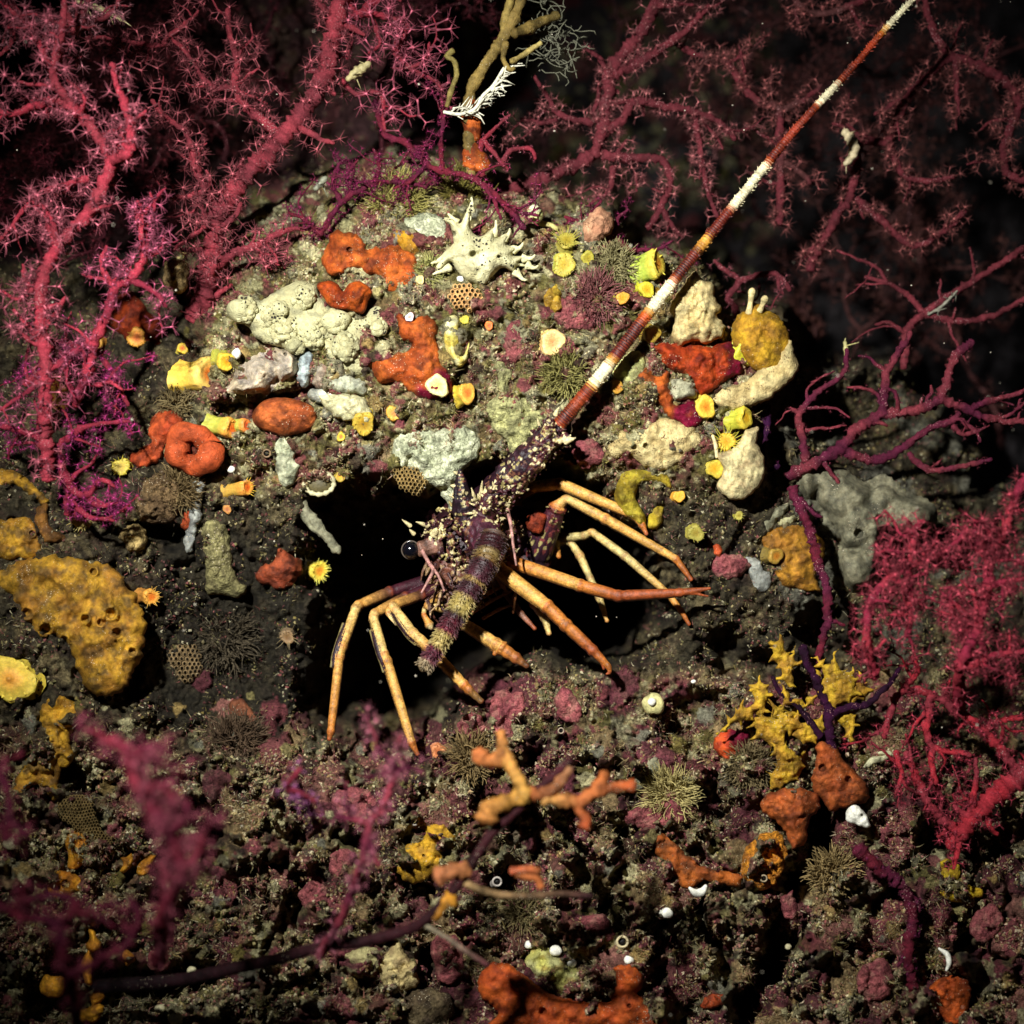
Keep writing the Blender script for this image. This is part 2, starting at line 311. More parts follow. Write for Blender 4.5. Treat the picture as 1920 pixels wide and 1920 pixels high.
for q in range(150): knob(rk.uniform(380, 1960), rk.uniform(1270, 1960), rk.uniform(16, 42), rk.uniform(8, 18), [c(134, 70, 74), c(114, 58, 66), c(150, 98, 88), c(98, 48, 56), c(158, 132, 92)][rk.integers(0, 5)] * rk.uniform(.7, 1.15), True, 80 + q % 9)
for q in range(700):
    bot = rk.random() < .6; x, y = (rk.uniform(-60, 1980), rk.uniform(1290, 1960)) if bot else (rk.uniform(330, 1460), rk.uniform(380, 900)); r = rk.uniform(4, 15) * (1.25 if bot else 1)
    knob(x, y, r, r * rk.uniform(.8, 1.5), [c(196, 186, 140), c(150, 138, 88), c(120, 108, 54), c(140, 136, 116), c(132, 66, 72), c(96, 60, 50), c(168, 140, 84), c(60, 44, 36)][rk.integers(0, 8)] * rk.uniform(.7, 1.2), False, 80 + q % 9)
C0 = mixc(C0, c(84, 50, 50), sstep(.2, .8, wF) * sstep(1000, 700, X + .25 * Y) * .8)  # reddish murk of the upper left painted onto the far wall
C0 = C0 * (.68 + .08 * zM)[..., None]; mb = MB(); ny, nx = X.shape
i, j = np.meshgrid(np.arange(ny - 1), np.arange(nx - 1), indexing='ij')
F = np.stack([i * nx + j, (i + 1) * nx + j, (i + 1) * nx + j + 1, i * nx + j + 1], -1).reshape(-1, 4)
# the far part is a receding wall, its colour standing in for the water's haze: the sheet keeps running to the sides so that nothing ends in view
Vr = P(X, Y, Hf).reshape(-1, 3); mb.add(Vr, F, np.clip(C0.reshape(-1, 3), 0, 1))
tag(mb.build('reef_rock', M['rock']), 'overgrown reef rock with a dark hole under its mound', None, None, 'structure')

# ------------------------------------------------------------------ turf: short filaments and lime crumbs no one could count
def col_at(px, py):
    ix = np.clip(((px - GX0) / GS).astype(int), 0, nx - 1); iy = np.clip(((py - GY0) / GS).astype(int), 0, ny - 1); return C0[iy, ix]
def at_grid(A, px, py):
    ix = np.clip(((px - GX0) / GS).astype(int), 0, nx - 1); iy = np.clip(((py - GY0) / GS).astype(int), 0, ny - 1); return A[iy, ix]
def turf(n, name, label, lmin, lmax, wid, seed, crumbs=False):
    r = np.random.default_rng(seed); px = r.random(n) * 2150 - 110; py = r.random(n) * 1750 + 290
    den = (.32 + .45 * at_grid(zM, px, py) + .68 * at_grid(zB, px, py)) * (1 - at_grid(wF, px, py)) * (1 - .9 * at_grid(wH, px, py)) * sstep(-.1, .3, fbm(px, py, 75, 71 if crumbs else 77, 3))
    keep = r.random(n) < den; px = px[keep]; py = py[keep]; n = len(px)
    h = HN(px, py); col = col_at(px, py)
    pal = np.array([c(196, 176, 122), c(150, 132, 70), c(164, 90, 88), c(110, 52, 56), c(222, 210, 170), c(70, 52, 40), c(140, 134, 84)])
    pk = pal[r.integers(0, len(pal), n)]; col = np.clip(col * .55 + pk * .45, 0, 1) * r.uniform(.4, 1.3, (n, 1))
    b = P(px, py, h - 2); L = r.uniform(lmin, lmax, n)[:, None] * S
    d = r.normal(size=(n, 3)) * .75 + np.array([0, -1.0, .25]); d /= np.linalg.norm(d, axis=1)[:, None]
    s1 = np.cross(d, r.normal(size=(n, 3))); s1 /= np.linalg.norm(s1, axis=1)[:, None]; w = r.uniform(.5, 1.2, n)[:, None] * wid * S
    m = MB()
    if crumbs:
        s2 = np.cross(d, s1); R = (L * .5)
        V = np.stack([b + s1 * R, b - s1 * R, b + s2 * R * .8, b - s2 * R * .8, b + d * R * .9, b - d * R * .5], 1).reshape(-1, 3); k = np.arange(n)[:, None] * 6
        T = np.array([[0, 2, 4], [2, 1, 4], [1, 3, 4], [3, 0, 4], [2, 0, 5], [1, 2, 5], [3, 1, 5], [0, 3, 5]])
        m.add(V, (k[:, None] + T[None]).reshape(-1, 3), np.repeat(np.clip(col, 0, 1), 6, 0))
    else:
        bend = r.normal(size=(n, 3)) * .35
        mid = b + d * L * .55; tip = b + (d + bend) * L
        V = np.stack([b - s1 * w, b + s1 * w, mid - s1 * w * .7, mid + s1 * w * .7, tip], 1).reshape(-1, 3); k = np.arange(n)[:, None] * 5
        Q = (k + np.array([[0, 1, 3, 2]])); T = (k + np.array([[2, 3, 4]]))
        m.add(V, [Q, T], np.repeat(np.clip(col, 0, 1), 5, 0))
    tag(m.build(name, M['turf'], smooth=False), label, None, None, 'stuff')
turf(520000, 'algal_turf', 'short fuzzy turf of tan, pink and olive filaments over the rock', 5, 14, 1.1, 51)
turf(260000, 'lime_crumbs', 'crumbs of pink and tan lime crust scattered over the rock', 4, 11, 2, 52, True)
# ------------------------------------------------------------------ builders of the reef's growths
def ring_pts(outline, jit, seed, step=4.5):
    o = catmull(outline, step, True); nx_ = np.roll(o, -1, 0) - np.roll(o, 1, 0); nx_ = np.stack([nx_[:, 1], -nx_[:, 0]], -1); nx_ /= np.linalg.norm(nx_, axis=1)[:, None] + 1e-9
    if jit: o = o + nx_ * (jit * (.7 * n2(o[:, 0], o[:, 1], 24, seed) + .6 * n2(o[:, 0], o[:, 1], 9, seed + 3)))[:, None]
    return o

def cushion(mb, outline, thick, cols, jit=3, seed=0, lumps=None, amp=None, nsc=26, osc=(), h=None, back=36, rim=None, spread=1.5, follow=.6, step=None, tiltx=0, tilty=0, ridge=0):
    """a fleshy crust grown over the rock inside an outline; osc: (x, y, r, kind) with kind 'pit' or 'tube'"""
    o = ring_pts(outline, jit, seed); nb = len(o)
    x0, y0 = o.min(0); x1, y1 = o.max(0); area = max((x1 - x0) * (y1 - y0), 1)
    st = step or float(np.clip(math.sqrt(area) / 42, 2.2, 5))
    gx_, gy_ = np.meshgrid(np.arange(x0, x1, st), np.arange(y0, y1, st * .87)); gx_ = gx_ + (np.arange(gx_.shape[0]) % 2)[:, None] * st * .5
    q = np.stack([gx_.ravel(), gy_.ravel()], -1); q = q[inside(q[:, 0], q[:, 1], o)]; d = seg_dist(q[:, 0], q[:, 1], o); q = q[d > st * .6]
    for (ox, oy, orr, kd) in osc:
        a = np.linspace(0, 2 * np.pi, 15)[:-1]
        for f in (.5, .8, 1.0, 1.25): q = np.vstack([q, np.stack([ox + orr * f * np.cos(a), oy + orr * f * np.sin(a)], -1)])
    if len(osc): q = q[inside(q[:, 0], q[:, 1], o)]; d_ = seg_dist(q[:, 0], q[:, 1], o); q = q[d_ > .8]
    pts = [Vector(p) for p in np.vstack([o, q])]
    vs, es, fs, *_ = delaunay_2d_cdt(pts, [(i, (i + 1) % nb) for i in range(nb)], [], 1, 1e-4)
    v = np.array([p[:] for p in vs]); T = np.array([f for f in fs if len(f) == 3])
    ct = v[T].mean(1); T = T[inside(ct[:, 0], ct[:, 1], o)]
    d = seg_dist(v[:, 0], v[:, 1], o)
    R = min(thick * spread, max(d.max(), 1)); t = np.clip(d / R, 0, 1); hg = thick * np.sqrt(np.clip(1 - (1 - t) ** 2, 0, 1))
    if lumps is not None:
        n, r0, r1 = lumps; rg = np.random.default_rng(seed + 5); best = np.zeros(len(v)); lim = min(st * 2, d.max() * .5); cand = v[d > lim]
        ci = cand[rg.integers(0, len(cand), n)]; rr = rg.uniform(r0, r1, n)
        for (lx, ly), r in zip(ci, rr): best = np.maximum(best, np.sqrt(np.clip(r * r - (v[:, 0] - lx) ** 2 - (v[:, 1] - ly) ** 2, 0, None)))
        hg = hg * .1 + best * np.clip(t * 3, 0, 1) * 1.5
    amp = thick * .26 if amp is None else amp * 1.3
    hg = hg + amp * fbm(v[:, 0], v[:, 1], nsc, seed + 1, 4, .55) * np.clip(t * 1.5, 0, 1)
    if ridge: hg = hg + ridge * np.clip(t * 1.5, 0, 1) * (1 - np.abs(n2(v[:, 0] + 9 * n2(v[:, 0], v[:, 1], 40, seed), v[:, 1] * .35, 11, seed + 2)) * 2)
    c0, c1, c2 = (np.asarray(k) for k in cols); a = sstep(-.4, .5, fbm(v[:, 0], v[:, 1], 40, seed + 7, 3)); b = sstep(.05, .5, fbm(v[:, 0], v[:, 1], 22, seed + 9, 3))
    C = c0 * (1 - a[:, None]) + c1 * a[:, None]; C = C * (1 - .7 * b[:, None]) + c2 * .7 * b[:, None]
    for (ox, oy, orr, kd) in osc:
        dd = np.hypot(v[:, 0] - ox, v[:, 1] - oy) / orr
        if kd == 'tube': hg = hg + orr * .9 * np.exp(-((dd - 1.05) / .28) ** 2) - orr * 1.2 * (1 - sstep(.5, .95, dd)); C = C * (1 + .25 * np.exp(-((dd - 1.05) / .25) ** 2))[:, None]
        else: hg = hg - max(orr * 2.0, 10) * (1 - sstep(.6, 1.05, dd)); C = C * (1 - .6 * (1 - sstep(.7, 1.0, dd)))[:, None]
    if rim is not None:
        wd, rc = rim[0], np.asarray(rim[1]); m_ = 1 - sstep(wd * .5, wd * 1.2, d + wd * .5 * n2(v[:, 0], v[:, 1], 22, seed + 4))
        if len(rim) > 2: m_ = m_ * (1 - sstep(rim[4] * .75, rim[4] * 1.1, np.hypot(v[:, 0] - rim[2], v[:, 1] - rim[3])))
        C = C * (1 - m_[:, None]) + rc * m_[:, None]
    hb = HS(v[:, 0], v[:, 1]) if h is None else np.full(len(v), float(h)); md = np.median(hb) if h is None else h
    hb = hb + (.6 * np.clip(HN(v[:, 0], v[:, 1]) - HS(v[:, 0], v[:, 1]), -22, 26) if h is None else .3 * np.clip(HN(v[:, 0], v[:, 1]) - HS(v[:, 0], v[:, 1]), -18, 18)); hb = np.clip(hb, md - 60, md + 60) * follow + md * (1 - follow) + tiltx * (v[:, 0] - v[:, 0].mean()) + tilty * (v[:, 1] - v[:, 1].mean())
    A = v[T]; sgn = (A[:, 1, 0] - A[:, 0, 0]) * (A[:, 2, 1] - A[:, 0, 1]) - (A[:, 2, 0] - A[:, 0, 0]) * (A[:, 1, 1] - A[:, 0, 1]); T[sgn > 0] = T[sgn > 0][:, ::-1]
    # the outline runs back into the rock (or closes behind a free-standing lobe)
    e = np.concatenate([T[:, [0, 1]], T[:, [1, 2]], T[:, [2, 0]]]); key = np.sort(e, 1); _, idx, cnt = np.unique(key, axis=0, return_index=True, return_counts=True); be = e[idx[cnt == 1]]
    n = len(v); Vf = P(v[:, 0], v[:, 1], hb + hg); Vb = P(v[:, 0], v[:, 1], hb - back * (.35 + .65 * t))
    Qs = np.stack([be[:, 1], be[:, 0], be[:, 0] + n, be[:, 1] + n], -1)
    mb.add(np.vstack([Vf, Vb]), [T, T[:, ::-1] + n, Qs], np.clip(np.vstack([C, C]), 0, 1))

def spiky(ol, lo=6, hi=16, gap=13, seed=0):
    o = catmull(ol, 2.0, True); rg = np.random.default_rng(seed); out = []; ctr = o.mean(0); i = 0
    while i < len(o):
        p = o[i]; t = o[(i + 1) % len(o)] - o[i - 1]; nn = np.array([t[1], -t[0]]); nn /= np.linalg.norm(nn) + 1e-9
        if nn @ (p - ctr) < 0: nn = -nn
        out.append(p - nn * 1.5); j = min(i + 2, len(o) - 1); out.append(o[j] + nn * rg.uniform(lo, hi) + rg.normal(size=2) * 2); j = min(i + 4, len(o) - 1); out.append(o[j] - nn * 1.5); i += int(gap / 2 * rg.uniform(.7, 2.2)) + 4
    return [tuple(q) for q in out]

def crust(name, label, cat, outline, thick, cols, group=None, mt='sponge', **kw):
    mb = MB(); kw.setdefault('jit', 6); kw.setdefault('h', None); mt = 'fuzz' if mt == 'turf' else mt; cushion(mb, outline, thick, cols, **kw)
    return tag(mb.build(name, M[mt]), label, cat, group)

def oval(cx, cy, rx, ry, rot=0, n=10, irr=.08, seed=0):
    r = np.random.default_rng(seed + int(cx) * 7 + int(cy)); a = np.arange(n) / n * 2 * np.pi; k = 1 + irr * r.normal(size=n); q = math.radians(rot)
    x = rx * k * np.cos(a); y = ry * k * np.sin(a); return [(cx + u * math.cos(q) - w * math.sin(q), cy + u * math.sin(q) + w * math.cos(q)) for u, w in zip(x, y)]

def cup(label, px, py, r, tilt=(0, 0), L=None, body=c(205, 180, 50), disc=c(238, 178, 60), mouth=c(225, 110, 40), tent=0, tl=.5, lobes=0, flare=1.0, h=None, group='cup corals on the reef', sag=.04, tcol=None, cat='cup coral', name='cup_coral'):
    """solitary coral: ribbed column, dished oral disc with a mouth slit, stubby tentacles"""
    L = L or r * 1.6; dx, dy = tilt; ax = np.array([dx, -1.0, -dy]); ax /= np.linalg.norm(ax)
    lat = np.array([ax[0], -ax[2]]); bx, by = px - lat[0] * L, py - lat[1] * L
    h0 = max(float(HS(bx, by)), float(HN(bx, by))) - 3 if h is None else h
    body = body * np.array([.92, .88, 1.1]) + .01; disc = disc * np.array([.94, .9, 1.15]) + .015
    base = P(bx, by, h0); k = (D - h0) / D * S; t = thing(name, label, cat, base, group)
    rg = np.random.default_rng(int(px * 13 + py)); u = np.cross(ax, (0, 0, 1.0)); u /= np.linalg.norm(u); w = np.cross(ax, u)
    seg = 36; a = np.arange(seg) / seg * 2 * np.pi; ph = rg.random(3) * 6
    wob = 1 + .09 * np.sin(2 * a + ph[0]) + .08 * np.sin(3 * a + ph[1]) + .05 * np.sin(5 * a + ph[2]) + .012 * np.sin(12 * a)
    if lobes: wob = wob + .12 * np.abs(np.sin(lobes * a / 2 + ph[2]))
    def ringv(z, rad, wb): return base + ax * (z * k) + (rad * k * wb)[:, None] * (np.cos(a)[:, None] * u + np.sin(a)[:, None] * w)
    prof = [(-.15, 1.12 / flare), (.0, 1.0 / flare), (.25, .86 / flare ** .5), (.55, .9), (.8, 1.0), (.93, 1.03), (1.0, .95)]
    V = []; C = []
    for z, f in prof:
        V.append(ringv(z * L, np.full(seg, r * f), wob * (1 + .03 * rg.normal(size=seg)))); g = sstep(.55, 1.0, np.array(z)); C.append(np.clip((body * (1 - g) + disc * g) * (1 + .06 * rg.normal(size=(seg, 1))), 0, 1))
    m = MB(); n = len(prof); i, j = np.meshgrid(np.arange(n - 1), np.arange(seg), indexing='ij'); kk = (j + 1) % seg
    F = np.stack([i * seg + j, i * seg + kk, (i + 1) * seg + kk, (i + 1) * seg + j], -1).reshape(-1, 4); m.add(np.vstack(V), F, np.vstack(C)); m.build('column', M['coral'], t)
    V = []; C = []; dp = [(.95, 1.0), (.86, 1.06), (.62, 1.0 - sag * .3), (.42, 1.0 - sag * .6), (.24, 1.0 - sag * .55), (.12, 1.0 - sag * .9)]
    for f, z in dp:
        sept = 1 + .012 * np.sin(24 * a) * (f > .3); V.append(ringv(L * z if z > 1 else L + (z - 1) * r * 1.1, np.full(seg, r * f), wob * sept + (1 - f) * (1 - wob) * .8))
        g = float(sstep(.75, .2, np.array(f))); C.append(np.clip((disc * (1 - g) + mouth * g) * (1 + .10 * np.sin(24 * a + 1)[:, None] * (f > .3)), 0, 1))
    ctr = base + ax * ((L - sag * r * 1.0) * k); V.append(ctr[None]); C.append(mouth[None] * .6); n = len(dp)
    i, j = np.meshgrid(np.arange(n - 1), np.arange(seg), indexing='ij'); kk = (j + 1) % seg; e = np.arange(seg)
    m = MB(); m.add(np.vstack(V), [np.stack([i * seg + j, i * seg + kk, (i + 1) * seg + kk, (i + 1) * seg + j], -1).reshape(-1, 4), np.stack([np.full(seg, n * seg), (n - 1) * seg + e, (n - 1) * seg + (e + 1) % seg], -1)], np.vstack(C)); m.build('oral_disc', M['coral'], t)
    if tent:
        m = MB(); tc = disc if tcol is None else tcol
        for q in range(tent):
            aa = q / tent * 2 * np.pi + rg.normal() * .1; rf = .88 if q % 2 else .72; rad = math.cos(aa) * u + math.sin(aa) * w
            p0 = base + ax * (L * 1.0 * k) + rad * (r * rf * k); dr = rad * rg.uniform(.5, 1.1) + ax * rg.uniform(.3, 1.0) + rg.normal(size=3) * .15; dr /= np.linalg.norm(dr); ll = r * tl * rg.uniform(.6, 1.25)
            ts = np.linspace(0, 1, 5)[:, None]; pt = p0 + dr * (ll * k) * ts + rg.normal(size=3) * (ll * k * .12) * ts ** 2
            m.tube(pt, np.array([.085, .065, .05, .035, .02]) * r * k * (1.2 if tl < .5 else .75), tc * rg.uniform(.85, 1.2), 6)
        m.build('tentacles', M['coral'], t)
    return t

def lace(name, label, outline, cell, col, h=None, bulge=14, seed=0, wall=.34):
    """net bryozoan: a stiff curved sheet pierced by rows of oval windows"""
    o = ring_pts(outline, 2, seed); x0, y0 = o.min(0); x1, y1 = o.max(0); cx, cy = o.mean(0); R = max(x1 - x0, y1 - y0) / 2
    h0 = float(HS(cx, cy)) + 10 if h is None else h; m = MB(); rg = np.random.default_rng(seed)
    a6 = np.arange(6) / 6 * 2 * np.pi + np.pi / 6; ry = cell * 1.5
    for iy in range(int((y1 - y0) / ry) + 2):
        for ix in range(int((x1 - x0) / (cell * 1.732)) + 2):
            x = x0 + (ix + .5 * (iy % 2)) * cell * 1.732; y = y0 + iy * ry
            if not inside(np.array([x]), np.array([y]), o)[0]: continue
            wv = np.array([5 * n2(x, y, 40, seed), 5 * n2(x, y, 40, seed + 1)]); cc = np.array([x, y]) + wv
            ox = cc[0] + cell * 1.03 * np.cos(a6); oy = cc[1] + cell * 1.03 * np.sin(a6); f = 1 - wall * rg.uniform(.8, 1.25)
            ixx = cc[0] + cell * f * np.cos(a6) * .85; iyy = cc[1] + cell * f * np.sin(a6)
            hh = lambda X_, Y_: h0 + bulge * (1 - ((X_ - cx) ** 2 + (Y_ - cy) ** 2) / R ** 2) + 5 * n2(X_, Y_, 30, seed + 2)
            A = P(ox, oy, hh(ox, oy)); B = P(ixx, iyy, hh(ixx, iyy) + 2.2); A2 = P(ox, oy, hh(ox, oy) - 4); B2 = P(ixx, iyy, hh(ixx, iyy) - 5)
            i = np.arange(6); k = (i + 1) % 6
            m.add(np.vstack([A, B, A2, B2]), [np.stack([i, k, k + 6, i + 6], -1), np.stack([i + 6, k + 6, k + 18, i + 18], -1), np.stack([k + 12, i + 12, i + 18, k + 18], -1), np.stack([k, i, i + 12, k + 12], -1)], col * rg.uniform(.85, 1.12))
    return tag(m.build(name, M['shell'], smooth=False), label, 'bryozoan', 'lacy bryozoans on the rock')

# --- polyps: a stalk with eight threadlike tentacles, one template placed many times
def polyp_template(seed):
    r = np.random.default_rng(seed); m = MB(); z = np.linspace(0, 1, 4); m.tube(np.stack([z * .04, z * 0, z * .62], -1), [.08, .04, .032, .06], np.array([[.5] * 3, [.5] * 3, [.7] * 3, [1.8] * 3]), 5)
    for q in range(8):
        a = q / 8 * 2 * np.pi + r.normal() * .2; dr = np.array([math.cos(a), math.sin(a), 0]); up_ = r.uniform(.05, .6)
        p = [np.array([.03, 0, .6]), np.array([.03, 0, .66 + .1 * up_]) + dr * .22, np.array([.03, 0, .66 + .5 * up_]) + dr * r.uniform(.4, .62)]
        m.tube(np.array(p), [.024, .018, .008], np.array([[1.2] * 3, [.62] * 3, [.5] * 3]), 3, cap=False)
    return np.vstack(m.v), m.f, np.vstack(m.c).copy()
PT = [polyp_template(s) for s in range(4)]
def scatter_polyps(mb, pos, dirs, size, cols, rg):
    for ti, (V, F, C) in enumerate(PT):
        s = np.arange(len(pos)) % 4 == ti
        if not s.any(): continue
        p = pos[s]; d = dirs[s]; z = d / np.linalg.norm(d, axis=1)[:, None]; x = np.cross(z, rg.normal(size=z.shape)); x /= np.linalg.norm(x, axis=1)[:, None]; y = np.cross(z, x)
        Rm = np.stack([x, y, z], -1); W_ = p[:, None] + np.einsum('nij,vj->nvi', Rm, V) * size[s][:, None, None]
        CC = cols[s][:, None] * C[None]
        off = np.arange(len(p)) * len(V)
        mb.add(W_.reshape(-1, 3), [(f[None] + off[:, None, None]).reshape(-1, f.shape[1]) for f in F], np.clip(CC.reshape(-1, 3), 0, 1))

def fan(label, h, paths, col, col2=None, pol=7.0, psize=17, pcol=None, seed=0, twigs=0, bump=.2, wob=14, name='sea_fan', cat='sea fan', group='sea fans around the hole', fade=None):
    """paths: (r0, r1, [(x, y) or (x, y, dh)...]); h: distance in front of the reef face"""
    rg = np.random.default_rng(900 + seed); col = np.asarray(col) * np.array([.64, .56, .66]); col2 = col * .8 if col2 is None else np.asarray(col2) * np.array([.62, .54, .66]); pcol = c(214, 150, 160) if pcol is None else pcol
    trunk = paths[0][2][0]; h0 = h + (trunk[2] if len(trunk) > 2 else 0); t = thing(name, label, cat, P(trunk[0], trunk[1], h0), group); m = MB(); pp = []; pd = []
    allp = []
    for r0, r1, pts in paths: allp.append((r0 * .74, r1 * .66, np.array([(q[0], q[1], q[2] if len(q) > 2 else 0) for q in pts], float)))
    for r0, r1, pts in list(allp):
        if not twigs: break
        tw = twigs * 1.5 + .5
        cl = catmull(pts, 6); 
        for _ in range(int(len(cl) * 6 / 100 * tw + rg.random())):
            i = rg.integers(2, max(3, len(cl) - 1)); i = min(i, len(cl) - 2); d = cl[i + 1] - cl[i - 1]; a = math.atan2(d[1], d[0]) + rg.choice([-1, 1]) * rg.uniform(.7, 1.3); L = rg.uniform(22, 95); q = [cl[i]]
            for s_ in range(3): a += rg.normal() * .35; q.append(q[-1] + np.array([math.cos(a) * L / 3, math.sin(a) * L / 3, rg.normal() * 9]))
            f = i / len(cl); rr = (r0 * (1 - f) + r1 * f) * .5; rr = min(rr, 7); allp.append((rr, rr * .55, np.array(q)))
    for r0, r1, pts in allp:
        cl = catmull(pts, 3.5); n = len(cl); s_ = np.linspace(0, 1, n); ph = rg.random() * 900
        jx = 2.2 * n2(s_ * n * 3.5 + ph, np.zeros(n), 22, seed); jy = 2.2 * n2(s_ * n * 3.5 + ph, np.ones(n) * 50, 22, seed)
        hh = h + cl[:, 2] + wob * n2(cl[:, 0], cl[:, 1], 130, seed + 2); k = (D - hh) / D * S
        Q = P(cl[:, 0] + jx, cl[:, 1] + jy, hh); rad = (r0 * (1 - s_) + r1 * s_) * (1 + bump * .3 * rg.normal(size=n) + .12 * n2(s_ * n * 3.5 + ph, np.zeros(n), 16, seed + 9)) * k; rad = np.clip(rad, .6 * S, None)
        rad[-1] *= .7; mixf = sstep(-.4, .5, n2(cl[:, 0], cl[:, 1], 60, seed + 4))[:, None]; C = (col * (1 - mixf) + col2 * mixf) * rg.uniform(.88, 1.1, (n, 1))
        m.tube(Q, rad, np.clip(C, 0, 1), 10, vn=bump * .75, seed=seed)
        if pol:
            ln = np.linalg.norm(np.diff(Q, axis=0), axis=1).sum(); kk = float(k.mean()); cnt = int(.95 * ln / (pol * kk))
            f = rg.random(cnt) * (n - 1); i = f.astype(int).clip(0, n - 2); fr = (f - i)[:, None]; p = Q[i] * (1 - fr) + Q[i + 1] * fr; tg = Q[i + 1] - Q[i]; tg /= np.linalg.norm(tg, axis=1)[:, None] + 1e-9
            e = rg.normal(size=(cnt, 3)); e -= tg * (e * tg).sum(1)[:, None]; e /= np.linalg.norm(e, axis=1)[:, None]
            e = e + tg * rg.normal(size=(cnt, 1)) * .25; pp.append(p + e * rad[i][:, None] * .7); pd.append(e)
    br = m.build('branches', M['fan'], t)
    if pol:
        pos = np.vstack(pp); d = np.vstack(pd); k = (D - h) / D * S; mm = MB(); sz = psize * k * rg.uniform(.45, 1.3, len(pos)); cc = (pcol * (.35 + .5 * rg.random((len(pos), 1)))) * np.array([1, .86, .88])
        scatter_polyps(mm, pos, d, sz, cc, rg); o = mm.build('polyps', M['polyp'], t); o['kind'] = 'stuff'
    return t
# ------------------------------------------------------------------ the spiny lobster in the hole
gold = c(208, 154, 76); gold2 = c(212, 176, 104); amber = c(188, 114, 46); rust = c(146, 70, 34); purple = c(40, 17, 28); plum = c(70, 28, 38); ivory = c(214, 196, 146); bony = c(196, 176, 112)
lob = thing('spiny_lobster', 'purple and gold spiny lobster with long legs peering out of the dark hole', 'lobster', P(930, 1000, -150))
LB = MB()
def W3(pts): a = np.array(pts, float); return P(a[:, 0], a[:, 1], a[:, 2]), (D - a[:, 2]) / D * S
def limb(pts, rads, cols, stripe=None, step=3.0, seg=12):
    """pts (x, y, h); joints swell a little; stripe: dark flank colour along one side over part of the length"""
    a = np.array(pts, float); cl = []; rr = []; cc = []; n = len(a)
    for i in range(n - 1):
        m_ = max(3, int(np.linalg.norm(a[i + 1] - a[i]) / step)); s_ = np.linspace(0, 1, m_, endpoint=(i == n - 2))[:, None]
        cl.append(a[i] * (1 - s_) + a[i + 1] * s_); r = (rads[i] * (1 - s_) + rads[i + 1] * s_)[:, 0]; s1 = s_[:, 0]; dd = np.minimum(s1, 1 - s1) * np.linalg.norm(a[i + 1] - a[i])
        r = r * (1 + .09 * np.exp(-(dd / 5) ** 2) - .10 * np.exp(-((dd - 9) / 4) ** 2)); rr.append(r)
        cA, cB = cols[i]; col = cA * (1 - s_) + cB * s_; j_ = np.exp(-(dd / 4) ** 2)[:, None] * .5; col = col * (1 - j_) + rust * j_; cc.append(col)
    cl = np.vstack(cl); rr = np.concatenate(rr); cc = np.vstack(cc); ker = np.array([.25, .5, .25])
    for _ in range(2):
        for ax in range(3): cl[1:-1, ax] = np.convolve(cl[:, ax], ker, 'valid')
    rr = rr * .9; Q, k = W3(cl); LB.tube(Q, rr * k, cc, seg)
    if n > 3:
        e_ = cl.copy(); t_ = np.gradient(cl[:, :2], axis=0); t_ /= np.linalg.norm(t_, axis=1)[:, None] + 1e-9; q_ = np.stack([-t_[:, 1], t_[:, 0]], -1); q_ *= np.where(q_[:, 1:2] < 0, -1, 1); e_[:, :2] += q_ * (.6 * rr)[:, None]; e_[:, 2] -= .35 * rr; Qe, ke = W3(e_); LB.tube(Qe, .58 * rr * ke, c(58, 24, 26), seg)
    if stripe:
        f0, f1, off, wd, scol = stripe; i0, i1 = int(f0 * len(cl)), int(f1 * len(cl)); tt = np.gradient(cl[:, :2], axis=0); tt /= np.linalg.norm(tt, axis=1)[:, None] + 1e-9; nn = np.stack([-tt[:, 1], tt[:, 0]], -1)
        q = cl.copy(); q[:, :2] += nn * (off * .92 * 7); q[:, 2] += 2; q = q[i0:i1]; Qs, ks = W3(q); LB.tube(Qs, 8.0 * wd * ks * np.sin(np.linspace(.5, 2.64, len(q))), scol, seg); q[:, :2] += nn[i0:i1] * 5; q[:, 2] -= 1; Qs, ks = W3(q); LB.tube(Qs, 2.4 * ks, bony * .4, seg)
G = lambda a, b: (a, b)
# legs of its left flank (picture right)
limb([(960,940,-150),(1000,912,-70),(1050,906,-40),(1190,966,-10),(1205,985,-4),(1213,1003,0)],[13,13,12,9,7,4],[G(plum,gold),G(gold2,gold),G(gold,gold),G(gold,amber),G(amber,rust)])
limb([(1003,1045,-130),(1046,950,-60)],[34,19],[G(c(26,14,28),plum)]); limb([(1044,950,-62),(1062,934,-50),(1135,972,-30),(1268,1048,-5),(1297,1088,0)],[14,9,11,8,5],[G(amber,gold2),G(gold2,gold),G(gold,gold),G(amber,rust)])
limb([(1030,1010,-150),(1096,1004,-110),(1110,997,-100),(1172,1042,-75),(1252,1112,-50),(1278,1146,-42),(1293,1172,-40)],[10,8,8,9,7,6,4],[G(purple,bony),G(bony,gold2),G(gold2,bony),G(bony,gold),G(gold,amber),G(amber,rust)])
limb([(930,1025,-80),(962,1054,-40),(1088,1097,20),(1160,1117,30),(1275,1111,36),(1332,1103,40)],[13,14,13,12,9,3],[G(plum,amber),G(amber,gold),G(amber,rust),G(rust,rust),G(rust,rust)])
limb([(1268,1112,36),(1300,1112,38),(1328,1118,38)],[7,4,2],[G(rust,rust),G(rust,rust)])
limb([(922,1055,-30),(934,1066,-10),(1026,1136,36),(1062,1172,46),(1112,1219,56),(1142,1250,60),(1144,1262,60),(1136,1264,60)],[17,17,14,13,11,6,4,2],[G(amber,gold),G(gold,gold),G(amber,amber),G(amber,rust),G(rust,amber),G(amber,rust),G(rust,rust)])
limb([(1112,1219,56),(1128,1240,58),(1132,1256,58)],[8,4,2],[G(amber,rust),G(rust,rust)])
